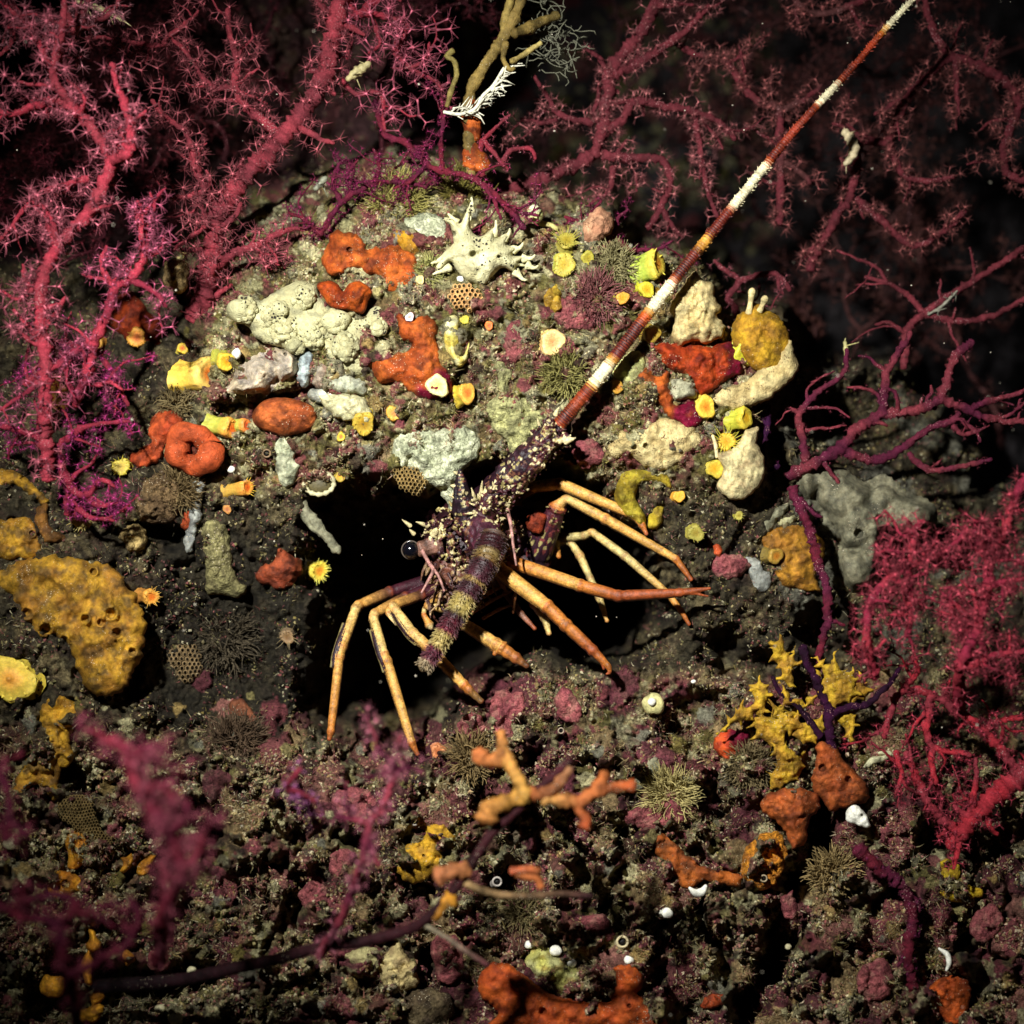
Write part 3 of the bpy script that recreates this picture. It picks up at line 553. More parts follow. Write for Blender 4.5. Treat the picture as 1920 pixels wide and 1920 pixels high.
limb([(1010,1050,-170),(1054,1014,-140),(1070,1016,-135),(1088,1042,-125),(1107,1084,-110),(1124,1120,-100),(1139,1166,-90)],[8,7,7,9,7,8,4],[G(purple,bony),G(bony,bony),G(bony,gold2),G(gold2,bony),G(bony,bony),G(bony,gold)])
limb([(1040,1000,-140),(1044,1034,-130),(1049,1046,-128)],[5,8,4],[G(bony,gold2),G(gold,amber)])
limb([(980,1090,-120),(1004,1130,-60),(1022,1158,-50),(1030,1190,-44)],[12,12,9,5],[G(plum,rust),G(rust,bony),G(bony,gold2)])
limb([(948,1110,-120),(976,1150,-90),(1004,1180,-80)],[9,7,4],[G(plum,c(130,96,80)),G(c(130,96,80),rust)])
# legs of its right flank (picture left)
limb([(830,1080,-160),(730,1110,-110),(672,1134,-60),(667,1140,-52),(642,1212,-10),(636,1232,-4),(620,1372,12),(617,1388,14)],[14,12,10,10,10,10,8,4],[G(purple,plum),G(plum,gold),G(gold,gold2),G(gold2,gold),G(gold,gold),G(gold,amber),G(amber,rust)],(.52,.72,1.25,.75,purple))
limb([(845,1090,-150),(760,1120,-100),(702,1150,-50),(700,1158,-44),(720,1226,-4),(726,1240,0),(772,1392,30),(784,1416,32)],[14,12,10,10,10,11,9,4],[G(purple,plum),G(plum,gold),G(gold2,gold2),G(gold2,gold2),G(gold,gold),G(gold,gold),G(amber,rust)],(.46,.66,1.2,.8,purple))
limb([(700,1158,-48),(698,1176,-44),(714,1222,-12)],[4,4,3],[G(ivory,gold2),G(gold2,gold)])
limb([(855,1090,-140),(790,1115,-90),(735,1135,-40),(742,1144,-34),(774,1188,-4),(802,1212,6),(870,1284,24),(880,1294,26),(904,1316,24)],[14,11,10,10,12,12,11,9,6],[G(purple,plum),G(plum,gold),G(gold2,gold2),G(gold2,gold2),G(gold2,gold),G(gold,gold),G(amber,amber),G(c(150,104,50),c(110,84,50))],(.42,.62,1.2,.8,purple))
limb([(730,1138,-40),(726,1150,-36),(744,1172,-22)],[5,5,3],[G(gold,gold),G(gold,ivory)])
limb([(850,1100,-130),(800,1136,-50),(812,1136,-44),(840,1143,-30),(868,1168,-14),(930,1208,8),(944,1216,10)],[10,8,8,9,12,14,15],[G(plum,gold),G(gold,gold2),G(gold2,gold2),G(gold2,ivory),G(gold2,gold),G(gold,gold)]); limb([(938,1214,10),(968,1234,14),(990,1250,16)],[15,12,5],[G(amber,c(150,90,40)),G(c(140,84,40),c(110,70,40))])
limb([(938,1210,10),(926,1228,12)],[10,4],[G(gold,amber)])
limb([(850,1110,-120),(796,1140,-60),(794,1152,-54),(806,1172,-46),(810,1180,-44)],[7,5,5,9,3],[G(plum,bony),G(bony,gold2),G(amber,gold),G(bony,ivory)])
# carapace, head, horns
def loft(pts, rads, col, sq=None): Q, k = W3(catmull(np.hstack([np.array(pts, float), np.array(rads, float)[:, None]]), 6)[:, :3]); r = catmull(np.hstack([np.array(pts, float), np.array(rads, float)[:, None]]), 6)[:, 3]; LB.tube(Q, r * k, col * np.random.default_rng(3).uniform(.5, 1.6, (len(Q), 1)), 28, vn=.05)
loft([(852,1040,-30),(872,1022,-70),(900,1000,-150),(940,985,-260),(990,975,-400),(1030,985,-560)],[34,72,100,112,108,92],c(50,22,28))
loft([(820,1062,-40),(860,1070,-50),(905,1080,-80)],[28,40,34],c(96,56,42))
loft([(905,960,-40),(928,930,-10),(955,898,24)],[40,36,30],purple); loft([(955,900,24),(985,868,44),(1012,838,58)],[34,31,26],purple); loft([(1010,840,58),(1032,815,68),(1048,796,76)],[26,24,18],purple)
loft([(880,975,-30),(905,1000,10),(922,1030,40)],[34,34,30],c(70,30,44)); loft([(922,1028,40),(912,1052,56),(898,1082,66)],[30,28,24],c(70,28,36))
loft([(878,985,-10),(868,940,10),(864,905,22),(862,880,28)],[26,20,12,3],c(30,14,24)); loft([(905,975,0),(918,935,20),(926,918,26)],[22,16,4],c(60,24,30))
loft([(822,1020,-16),(796,1028,-2),(784,1030,4)],[20,15,14],c(120,84,70))
rg = np.random.default_rng(5)
def spine(x, y, h, dx, dy, dh, L, r, col): 
    d = np.array([dx, dy, dh], float); d /= np.linalg.norm(d); a = np.array([x, y, h], float); q = np.stack([a - d * 3, a + d * L * .5, a + d * L]); Q, k = W3(q); LB.tube(Q, np.array([r, r * .62, r * .18]) * k, col, 7)
for (x0, y0, x1, y1, r0) in [(955,898,1048,798,27),(905,960,958,900,36)]:            # white-tipped spines down the long antenna's base
    for q in range(30 if x0 > 940 else 16):
        f = rg.random(); a = rg.uniform(-1, 1); x = x0 * (1 - f) + x1 * f; y = y0 * (1 - f) + y1 * f; nx_, ny_ = .72, .69
        spine(x + nx_ * a * r0 * .9, y + ny_ * a * r0 * .9, (24 + 52 * f if x0 > 940 else 0) + r0 * math.sqrt(1 - a * a * .9), nx_ * a + .5, ny_ * a - .5, .9, rg.uniform(7, 17), rg.uniform(2.0, 4.2), [ivory, bony * .8, c(120, 80, 60), plum][q % 4])
for q in range(60):
    f = rg.random(); a = rg.uniform(-1, 1); spine(1003 + 43 * f + 22 * a, 1045 - 95 * f + 10 * a, -130 + 70 * f + 26 * math.sqrt(1 - a * a), 0, -.3, 1, rg.uniform(2, 6), rg.uniform(1.2, 2.6), [bony * .6, c(110, 50, 50)][q % 2])
for q in range(40):
    f = rg.random(); a = rg.uniform(-1, 1); w_ = 20 * (1 - f * .8); spine(872 - 8 * f + a * w_ * .8, 965 - 78 * f, 2 + 24 * f + w_ * math.sqrt(1 - a * a), 0, 0, 1, rg.uniform(3, 6), rg.uniform(1.5, 3), [bony * .6, c(110, 60, 50), ivory * .8][q % 3])
for q in range(330):                                                                 # pale spots over the antenna's base and horns
    f = rg.random(); a = rg.uniform(-1, 1); x = 905 + 143 * f + .7 * a * 33; y = 972 - 176 * f + .7 * a * 33; spine(x, y, -8 + 76 * f + 33 * math.sqrt(1 - a * a * .95) + 1, rg.normal() * .4, rg.normal() * .4, 1, rg.uniform(3, 8), rg.uniform(1.4, 3.4), [ivory, bony * .6, c(110, 70, 54), c(80, 34, 38), c(56, 22, 30), c(56, 22, 30)][rg.integers(0, 6)])
for (x, y, h, dx, dy, L, r) in [(1030,800,24,-.15,-1,30,6),(1036,812,26,.0,-1,34,8),(1050,826,24,1,-.5,26,8),(1062,828,20,1,-.4,22,7),(1018,842,30,.6,-.9,22,6),(1005,862,30,.5,-.9,22,5),(988,884,32,.5,-.9,20,5),(1012,800,14,-.3,-1,20,4),(1000,820,18,-.4,-1,22,4),(1042,776,18,.5,-1,16,6)]: spine(x, y, h + 24 + 40 * (x - 985) / 60, dx, dy, .5, L, r, ivory)
for q in range(420):                                                                 # studs over the head and carapace
    a = rg.uniform(0, 6.28); f = math.sqrt(rg.random()); x = 885 + 95 * f * math.cos(a); y = 1005 + 68 * f * math.sin(a); h = -12 + 62 * (1 - f) * .7 - .30 * max(0, x - 870)
    spine(x, y, h, rg.normal() * .5, -.4 + rg.normal() * .4, 1, rg.uniform(5, 14), rg.uniform(1.6, 4.2), [ivory, bony * .7, c(110, 70, 50), c(80, 38, 36), c(50, 22, 30), c(50, 22, 30)][rg.integers(0, 6)])
for (x, y, h, dx, dy, L, r) in [(890,935,20,-.3,-1,26,5),(902,925,22,.1,-1,30,5),(897,950,24,-1,-.4,26,4),(910,945,26,.8,.6,24,4),(888,962,24,-1,.1,22,4),(885,975,20,-.8,.5,24,5),(800,985,0,-.9,-.3,26,6),(815,1000,6,.2,-.5,16,10),(768,985,-4,-.8,-.6,22,5),(858,888,30,-.8,-.4,12,5),(854,912,22,-.9,-.2,12,6),(852,930,14,-.9,-.1,12,7),(868,925,30,.1,-.4,10,4),(870,950,18,-.2,-1,18,5),(960,930,20,.3,-.8,22,7),(950,950,10,.3,-.2,14,8),(916,988,30,1,.4,22,6),(775,1000,0,-.6,-.6,14,5),(905,1010,44,-.3,.6,16,8),(830,990,4,-.3,-.8,14,6)]: spine(x, y, h, dx, dy, .6, L, r, ivory)
for q in range(90):                                                                  # mouthparts: fringed palps under the head
    x = rg.uniform(800, 905); y = rg.uniform(1045, 1135); dx, dy = rg.uniform(-.6, .9), rg.uniform(.2, 1.2); L = rg.uniform(18, 42); a = np.array([x, y, rg.uniform(-30, 16)]); b = a + np.array([dx, dy, rg.uniform(-.2, .4)]) * L; mid = (a + b) / 2 + rg.normal(size=3) * 4
    Q, k = W3([a, mid, b]); LB.tube(Q, np.array([3.6, 3, 1.6]) * k, [c(110,76,56), c(84,48,40), c(150,120,84), c(64,34,34)][rg.integers(0, 4)], 6)
for (x0, y0, x1, y1, r) in [(884,1150,960,1108,4),(890,1130,950,1095,5),(905,1160,965,1132,4),(930,1080,950,1112,5),(890,1118,912,1100,9),(968,1100,962,1150,4),(900,1100,880,1120,6)]: limb([(x0,y0,-50),((x0+x1)/2,(y0+y1)/2-3,-46),(x1,y1,-60)],[r,r,r*.6],[G(c(170,120,70),c(190,140,86)),G(c(150,100,60),c(110,70,44))])
# one continuous skin
V0 = np.vstack(LB.v); C0l = np.vstack(LB.c); kd = kdtree.KDTree(len(V0))
for i_, v_ in enumerate(V0): kd.insert(v_, i_)
kd.balance()
tmp = LB.build('body', M['shellac'], lob); md = tmp.modifiers.new('skin', 'REMESH'); md.mode = 'VOXEL'; md.voxel_size = .00085; md.use_smooth_shade = True
dg = bpy.context.evaluated_depsgraph_get(); me2 = bpy.data.meshes.new_from_object(tmp.evaluated_get(dg)); tmp.modifiers.clear()
vv = np.empty(len(me2.vertices) * 3, np.float32); me2.vertices.foreach_get('co', vv); vv = vv.reshape(-1, 3) + np.array(lob['org'][:])
for a_ in list(me2.color_attributes): me2.color_attributes.remove(a_)
cc = np.ones((len(vv), 4), np.float32)
for i_, v_ in enumerate(vv): cc[i_, :3] = C0l[kd.find(v_)[1]]
at_ = me2.color_attributes.new('Col', 'FLOAT_COLOR', 'POINT'); at_.data.foreach_set('color', cc.ravel())
me2.polygons.foreach_set('use_smooth', np.ones(len(me2.polygons), bool)); me2.materials.clear(); me2.materials.append(M['shellac']); tmp.data = me2
# eyes
for ex, ey, eh, er in [(770, 1031, 6, 16), (938, 968, -20, 13)]:
    m = MB(); m.ball(P(ex, ey, eh), er * S, c(10, 10, 16), 26); m.tube(P(ex + er * 1.02 * np.cos(np.linspace(0, 6.28, 30)), ey + er * 1.02 * np.sin(np.linspace(0, 6.28, 30)), eh - 4 + 0 * np.linspace(0, 1, 30)), 2.0 * S, c(84, 74, 66), 6); m.build('eye', M['eye'], lob)
# antennules
for pts in ([(790,1030,10),(806,1058,30),(822,1080,44),(833,1108,50)], [(806,1058,30),(812,1070,40),(800,1094,54),(790,1112,60)], [(950,950,10),(958,985,30),(962,1020,36),(968,1060,40)]):
    m = MB(); a = catmull(pts, 3); Q, k = W3(a); m.tube(Q, np.linspace(4.2, 2.0, len(a)) * k, c(170, 120, 110) * (.7 + .5 * (np.sin(np.arange(len(a)) * .9) > 0))[:, None], 8); m.build('antennule', M['shellac'], lob)
# antennae: banded whips with fine rings and short bristles
def whip(pts, r0, r1, bands, seed, ringamp=.06, bristle=0, bl=7, period=5.0, fuzz=0):
    m = MB(); a = catmull(pts, 1.25); n = len(a); s_ = np.concatenate([[0], np.cumsum(np.linalg.norm(np.diff(a[:, :2], axis=0), axis=1))]); f = s_ / s_[-1]; rg_ = np.random.default_rng(seed)
    col = np.zeros((n, 3)); xs = [b[0] for b in bands]
    fn = f + (.004 if period < 8 else .003) * rg_.normal(size=n)
    for ch in range(3): col[:, ch] = np.interp(fn, xs, [b[1][ch] for b in bands])
    col = col * (1 + .45 * np.clip(n2(s_, 0 * s_, 14, seed) + .6 * n2(s_, 0 * s_, 5, seed + 3), -1, .6))[:, None]
    ring = np.sin(2 * np.pi * s_ / period); lum = col.sum(1, keepdims=True); stripe = np.clip(ring, 0, 1)[:, None] * (lum < .75) * (period < 8); col = col * (1 - .3 * stripe) + c(190, 84, 30) * .3 * stripe
    col = col * (1 - .18 * np.clip(-ring, 0, 1)[:, None] * (lum > .75)) * rg_.uniform(.85, 1.1, (n, 1))
    Q, k = W3(a); r = (r0 * (1 - f) + r1 * f) * (1 + ringamp * ring); m.tube(Q, r * k, np.clip(col, 0, 1), 16, vn=.03); ob = m.build('antenna', M['limb'], lob)
    m2 = MB()
    for q in range(bristle):
        i = rg_.integers(2, n - 2); t = Q[i + 1] - Q[i]; t /= np.linalg.norm(t); e = rg_.normal(size=3); e -= t * (e @ t); e /= np.linalg.norm(e); p = Q[i] + e * r[i] * k[i] * .9; d = e + t * rg_.uniform(.2, .9); L = bl * S * rg_.uniform(.5, 1.2)
        m2.tube(np.stack([p, p + d * L * .6, p + d * L]), np.array([1.0, .7, .3]) * S, np.clip(col[i] * 1.1 + .02, 0, 1), 4, cap=False)
    if bristle: b_ = m2.build('bristles', M['limb'], ob if False else lob); b_.parent = ob; b_['kind'] = 'stuff'
    return ob
wht = c(236, 222, 180); yel = c(206, 146, 56); org = c(170, 70, 22); mar = c(76, 20, 20); dpl = c(48, 14, 20)
B1 = [(0,org),(.02,mar),(.03,dpl),(.055,c(150,60,30)),(.085,mar),(.095,yel),(.10,wht),(.135,wht),(.145,yel),(.15,mar),(.22,dpl),(.235,org),(.245,yel),(.25,wht),(.305,wht),(.312,org),(.32,dpl),(.37,mar),(.385,yel),(.40,yel),(.405,mar),(.455,mar),(.462,org),(.47,wht),(.55,wht),(.56,org),(.567,mar),(.63,c(140,50,34)),(.675,mar),(.685,org),(.69,wht),(.73,wht),(.735,org),(.745,mar),(.82,c(150,50,26)),(.838,org),(.85,yel),(.86,wht),(1,wht)]
whip([(1042,804,76),(1128,702,90),(1212,592,84),(1310,468,70),(1400,356,60),(1490,245,50),(1600,125,30),(1660,55,20),(1716,-6,10),(1770,-70,0)], 13.5, 4.6, B1, 1, .05, 900, 4)
B2 = [(0,c(90,66,48)),(.04,dpl),(.11,dpl),(.13,c(130,110,66)),(.17,c(120,90,44)),(.19,dpl),(.3,plum),(.325,c(120,96,50)),(.35,dpl),(.42,plum),(.455,c(150,130,70)),(.55,c(160,140,78)),(.575,dpl),(.70,c(90,24,38)),(.725,c(160,140,80)),(.81,c(150,130,76)),(.84,c(90,24,44)),(.92,c(90,34,48)),(.94,c(150,130,100)),(1,c(130,110,80))]
whip([(926,1006,40),(912,1050,70),(886,1098,84),(862,1140,92),(836,1186,98),(812,1226,100),(792,1254,102)], 26, 11, B2, 2, .008, 2600, 8, 9.0)
# a collar of horn where the long antenna's base meets the head
m = MB(); th = np.linspace(2.6, 5.6, 26); m.tube(P(962 + 26 * np.cos(th) , 906 - 22 * np.sin(th), 24 + 4 * np.sin(th)), 5 * S * np.sin(np.linspace(.3, 2.9, 26)), c(140, 84, 72), 8); m.build('antenna_collar', M['shellac'], lob)
# ------------------------------------------------------------------ sea fans (gorgonians): each colony is a thing of its own
crim = c(190, 64, 76); rosy = c(184, 74, 80); mgt = c(160, 50, 68); mrn = c(138, 60, 64); wine = c(104, 34, 58); dkw = c(70, 20, 40); brn = c(120, 74, 66)
fan('thick rose-red sea fan trunk forking upward behind the lumpy white sponge', -90, [
 (26,22,[(365,600,-40),(385,540),(400,460),(412,395),(480,310),(540,245,10),(600,165,10),(622,80),(640,0),(652,-60)]),
 (12,6,[(412,395),(385,355,20),(365,310,20),(350,250,10),(305,215),(283,188)]),(9,5,[(385,358),(345,370,20),(308,366,20)]),(8,4,[(372,368),(386,420,30),(350,450,30),(322,470,30)]),
 (12,7,[(520,245),(470,208),(440,165),(445,120),(430,60),(428,15)]),(8,5,[(440,165),(395,160,10),(350,100,10),(318,68,10)]),(7,4,[(318,68),(295,85),(210,72),(160,70)]),(7,4,[(318,68),(350,42),(372,20)]),(6,3,[(445,172),(480,182),(500,196)]),
 (12,6,[(400,500),(440,475,20),(490,455,20),(540,430,10),(602,430,0)]),(7,4,[(490,455),(492,490,20),(510,505,20)])], rosy*.9, mrn, pol=5.4, psize=30, pcol=c(190,104,112), seed=1, twigs=.8)
fan('bright crimson sea fan at the picture\'s left edge with knobbly zigzag trunk', 190, [
 (17,15,[(90,900,-60),(84,760,-20),(86,690),(78,600),(80,520),(110,460),(165,400),(195,345),(206,300),(180,250),(145,210),(110,185)]),
 (14,8,[(206,300),(242,285,20),(244,230,30),(222,165,30),(208,118,30)]),(12,8,[(140,205),(100,140,20),(116,60,30),(122,-10,30)]),(11,6,[(110,185),(60,200,-10),(12,215,-20),(-20,180,-20)]),
 (8,5,[(165,335),(110,350,-30),(60,372,-40),(18,430,-40),(-20,470,-40)]),(9,5,[(110,455),(90,400,20),(70,380,20)]),(8,4,[(80,520),(40,560,10),(0,545,10)]),(8,5,[(100,140),(60,60),(10,10),(-20,-20)])], crim*1.2, rosy*.9, pol=5.2, psize=32, pcol=c(214,120,136), seed=2, twigs=.9)
fan('crimson sea fan with a rising fork in front of dim orange sponge', 150, [
 (13,12,[(140,760,-40),(165,690),(178,640),(202,588),(216,540),(246,522),(270,480),(266,425),(258,378)]),(10,6,[(246,525),(290,548,10),(312,575,10)]),(9,5,[(180,640),(140,660,20),(100,690,20),(50,735,20),(0,768,20)]),(7,4,[(270,480),(300,470),(308,440)]),(8,5,[(216,540),(190,500,-20),(200,460,-20)])], crim*1.15, mgt, pol=4.6, psize=26, pcol=c(210,110,140), seed=3, twigs=.8)
fan('magenta sea fan drooping beside orange ring sponge with crowded pink polyps', 120, [
 (13,8,[(130,965,-20),(128,910),(100,845),(60,815),(0,798),(-30,790)]),(10,5,[(100,845),(150,805),(200,792),(245,790)]),(10,6,[(45,720),(90,690),(160,650),(205,690),(240,760)]),(8,4,[(150,655),(110,640),(60,700)]),(9,6,[(128,910),(160,930,10),(190,900,10),(215,915,10)]),(9,5,[(128,940),(170,970,10),(215,975,10)]),(8,5,[(160,930),(190,950,14),(225,940,14)])], mgt, crim*.8, pol=3.4, psize=17, pcol=c(200,70,140), seed=4, twigs=1.4)
fan('dull maroon sea fan arching behind the antenna, trunk rising from mound top', -210, [
 (16,17,[(930,372,-30),(965,352),(1030,330),(1110,290),(1130,240),(1140,180),(1146,132),(1200,62),(1240,-10)]),(14,9,[(1150,140),(1210,110),(1280,62),(1330,10)]),(8,4,[(1140,135),(1118,105),(1098,90)]),(9,5,[(1112,232),(1050,215),(1030,190),(1000,142)]),(8,4,[(1045,225),(1010,230),(976,222)]),
 (12,8,[(1132,250),(1165,225),(1192,190),(1240,198),(1285,206),(1345,228),(1380,262)]),(12,9,[(1128,292),(1180,295),(1238,300),(1256,338),(1238,390),(1216,430)]),(8,4,[(1150,312),(1142,356),(1100,388)]),(8,4,[(1240,388),(1262,425),(1282,445)]),(9,6,[(1303,215),(1315,298),(1330,368),(1347,408)]),(6,4,[(1256,340),(1240,360),(1222,352)])], mrn*.85, mrn*.65, pol=4.6, psize=21, pcol=c(190,120,120), seed=5, twigs=.35)
fan('maroon sea fan branch curling across dark water left of the antenna tip', -250, [
 (11,9,[(1462,420),(1464,330),(1462,262),(1460,208),(1430,195),(1392,162),(1362,117),(1300,100),(1265,80)]),(9,5,[(1462,208),(1500,192),(1542,160)]),(6,3,[(1362,117),(1385,108),(1402,105)]),(9,6,[(1462,300),(1500,322),(1520,345)]),(10,8,[(1480,-20),(1510,20),(1550,25),(1600,8),(1640,-10)]),(6,4,[(1595,15),(1610,45),(1620,60)])], mrn*.8, brn*.7, pol=3.6, psize=23, pcol=c(170,104,100), seed=6, twigs=.3)
fan('sprawling maroon sea fan looping over dark water right of the banded antenna', -240, [
 (12,11,[(1515,505),(1545,450),(1575,395),(1592,372),(1604,330),(1610,268),(1662,264),(1680,225),(1705,180),(1738,145),(1782,105)]),(12,8,[(1782,105),(1752,62),(1730,-10)]),(13,10,[(1782,105),(1832,122),(1892,158),(1910,198),(1890,250),(1880,300),(1896,330),(1940,342)]),(8,5,[(1792,112),(1795,170),(1797,215)]),(8,5,[(1700,182),(1660,205),(1640,215)]),
 (9,7,[(1668,268),(1690,325),(1735,340),(1792,330)]),(10,8,[(1606,372),(1655,415),(1712,460),(1760,440),(1812,396)]),(7,4,[(1610,268),(1585,240),(1560,230)]),(7,4,[(1545,452),(1520,470),(1505,490)]),(8,5,[(1910,198),(1950,160),(1990,150)])], mrn*.9, mrn*.65, pol=3.6, psize=23, pcol=c(170,104,100), seed=7, twigs=.35)
fan('small maroon sea fan sprig by the frilly cream sponge', -200, [
 (9,7,[(1400,640,-60),(1380,580,-20),(1365,560),(1392,526),(1430,515),(1458,515),(1482,545)]),(8,5,[(1392,526),(1362,508),(1340,488)]),(6,4,[(1458,516),(1462,540),(1470,552)])], mrn, mrn*.7, pol=5, psize=13, pcol=c(170,100,108), seed=8, twigs=.6)
fan('wiry maroon sea fan meeting at a star-shaped joint on dark right side', -220, [
 (10,9,[(1697,690),(1697,640),(1702,618),(1732,588),(1800,542),(1868,500),(1930,458)]),(9,7,[(1734,588),(1785,601),(1850,596),(1930,556)]),(8,5,[(1732,586),(1700,552),(1662,530),(1620,520)]),(6,4,[(1696,625),(1668,606),(1640,608)]),(5,3,[(1662,530),(1640,500),(1570,470)])], mrn*1.05, mrn*.7, pol=11, psize=9, pcol=c(170,110,110), seed=9, twigs=.3)
fan('thick maroon sea fan spreading right above the big grey sponge', -60, [
 (15,13,[(1478,893,-30),(1530,866),(1572,845),(1602,810),(1652,780),(1720,768),(1762,748),(1775,715),(1790,670),(1825,640)]),(12,9,[(1655,778),(1660,720),(1666,690),(1700,640),(1706,620)]),(12,9,[(1578,845),(1640,862),(1695,838),(1735,808),(1785,788),(1800,775)]),(9,6,[(1702,850),(1740,880),(1800,874),(1860,860)]),(8,4,[(1545,868),(1568,900),(1574,908)]),
 (10,7,[(1512,866),(1505,820),(1500,775),(1540,730),(1582,700),(1588,655)]),(11,8,[(1762,748),(1812,768),(1862,786),(1940,792)]),(9,6,[(1815,766),(1870,748),(1940,728)]),(6,4,[(1800,785),(1830,810),(1840,830)]),(7,4,[(1500,775),(1480,762)]),(7,4,[(1785,800),(1810,815),(1850,800)])], mrn*1.15, wine, pol=9, psize=8, pcol=c(150,70,86), seed=10, twigs=.35, bump=.22)
fan('single purple knobbly sea fan stem hanging over the ochre crust', 30, [
 (13,10,[(1484,915,-20),(1505,960),(1521,1002),(1536,1060),(1550,1105),(1551,1160),(1540,1208),(1522,1262,10)]),(8,5,[(1500,935),(1525,960),(1540,970)]),(6,4,[(1551,1160),(1575,1168),(1585,1172)])], mgt*.55, wine, pol=9, psize=7, pcol=c(130,60,100), seed=11, bump=.24)
fan('dark purple branching sea fan threaded through the spiky yellow growth', 60, [
 (13,11,[(1558,1410),(1556,1375),(1552,1330),(1535,1285),(1512,1240),(1505,1210)]),(10,6,[(1556,1340),(1590,1326),(1622,1322),(1660,1290),(1690,1250)]),(9,6,[(1540,1380,6),(1500,1330,6),(1465,1300,6),(1448,1268,6)])], c(60,10,50), c(44,10,36), pol=0, seed=12)
fan('bright red sea fan bush near the right edge, blurred and crowded with polyps', 260, [
 (15,12,[(1800,1320,-120),(1800,1250),(1830,1180),(1850,1100),(1858,1040),(1885,990),(1905,930),(1925,890)]),(12,9,[(1640,1270,-40),(1626,1200),(1632,1130),(1668,1085),(1702,1060),(1714,1000),(1732,975)]),(10,8,[(1702,1068),(1708,1140),(1700,1195)]),(10,7,[(1850,1100),(1880,1092),(1940,1080)]),(10,6,[(1702,1060),(1760,1040),(1800,1010),(1812,985)]),
 (9,6,[(1830,1180),(1790,1160),(1780,1100)]),(9,6,[(1858,1040),(1830,1010),(1828,980)]),(11,8,[(1812,1250),(1856,1232),(1935,1220)]),(9,6,[(1850,1234),(1832,1190),(1800,1180)])], c(206,70,80), c(170,50,72), pol=3.4, psize=28, pcol=c(200,84,100), seed=13, twigs=1.6)
fan('coral-red sea fan forking from a thick stem low at right', 130, [
 (30,16,[(1940,1435,10),(1870,1490),(1810,1555),(1780,1590,-20)]),(14,9,[(1800,1562),(1745,1512),(1712,1440),(1700,1410)]),(12,9,[(1905,1440),(1845,1372),(1745,1302),(1690,1296),(1668,1340),(1656,1385)]),(11,7,[(1745,1302),(1738,1370),(1752,1402),(1822,1418)]),(9,6,[(1815,1545),(1828,1480),(1830,1420)]),(9,7,[(1690,1296),(1720,1260),(1712,1230)]),(9,6,[(1845,1372),(1880,1350),(1930,1345)]),(9,7,[(1745,1402),(1748,1440),(1755,1470)]),(8,5,[(1680,1410),(1690,1450),(1680,1490)])], c(206,58,66), rosy*.75, pol=4.5, psize=18, pcol=c(190,74,92), seed=14, twigs=1.2, bump=.22)
fan('purple stubby sea fan stick lying down over knobbly pink rock', 150, [
 (17,13,[(1608,1590),(1650,1630),(1692,1662),(1710,1722),(1702,1790),(1712,1860,-30),(1720,1920,-60)]),(8,5,[(1692,1662),(1720,1690),(1724,1710)]),(7,4,[(1702,1790),(1682,1812)])], mgt*.5, wine*1.1, pol=8, psize=11, pcol=c(150,60,110), seed=15, bump=.2)
fan('blurred pink sea fan close to the lens at lower left', 820, [
 (20,16,[(300,1800,-200),(305,1720,-60),(338,1645),(328,1590),(290,1520),(252,1462),(232,1402),(185,1388)]),(12,9,[(338,1640),(372,1600,20),(382,1560,20)]),(12,8,[(240,1420),(290,1396,10),(312,1408,10)]),(10,7,[(270,1490),(300,1475),(330,1500)]),(11,8,[(310,1560),(345,1540),(352,1500)])], c(180,66,80), c(130,44,66), pol=4.6, psize=28, pcol=c(206,110,130), seed=16, twigs=1.0)
fan('blurred dark wine sea fan with arching stems in the bottom left corner', 760, [
 (15,11,[(150,1960,-200),(135,1860,-60),(118,1790),(104,1732),(40,1718),(-20,1690)]),(11,7,[(115,1745),(140,1690),(100,1680),(30,1690)]),(11,7,[(128,1830),(190,1800),(240,1770)]),(11,8,[(10,1580),(18,1520),(14,1480),(-10,1440)]),(9,6,[(14,1530),(40,1560),(60,1570)]),(10,7,[(240,1770),(260,1720),(240,1680)])], wine*1.1, c(150,50,66), pol=7, psize=24, pcol=c(190,90,116), seed=17, twigs=.4)
fan('pink blurred sprig with pale polyp tips left of the dark dead branch', 560, [
 (12,9,[(600,1790,-120),(640,1720,-40),(678,1620),(690,1560),(722,1500),(742,1446),(715,1412),(702,1398)]),(9,7,[(742,1446),(775,1440),(795,1452)]),(10,7,[(690,1545),(660,1535),(630,1530)]),(8,6,[(690,1560),(700,1600),(712,1625)])], c(180,76,86), wine, pol=6, psize=24, pcol=c(226,140,160), seed=18, twigs=.2)
fan('short purple sprig with pink tips above the dark ledge', 520, [(9,8,[(600,1560,-120),(572,1500,-30),(538,1478),(552,1456),(568,1438)]),(7,6,[(545,1480),(580,1495),(592,1505)])], mgt*.8, mgt*.6, pol=6, psize=20, pcol=c(210,130,190), seed=19)
fan('thin magenta sea fan trailing down over the top of the mound', 10, [
 (8,8,[(702,190,-160),(722,250,-130),(762,270,-100),(802,310,-60),(832,322,-40),(882,332,-20),(922,360),(952,392),(985,428)]),(7,5,[(830,322,-40),(826,270,-90),(832,220,-120),(840,190,-140)]),(6,4,[(905,345),(932,388,10),(940,410,10)]),(6,4,[(800,308,-60),(770,340,-50),(740,352,-50)]),(5,4,[(952,392),(985,400),(1010,405)])], mgt*.62, wine, pol=5, psize=11, pcol=c(190,70,120), seed=20, twigs=.9)
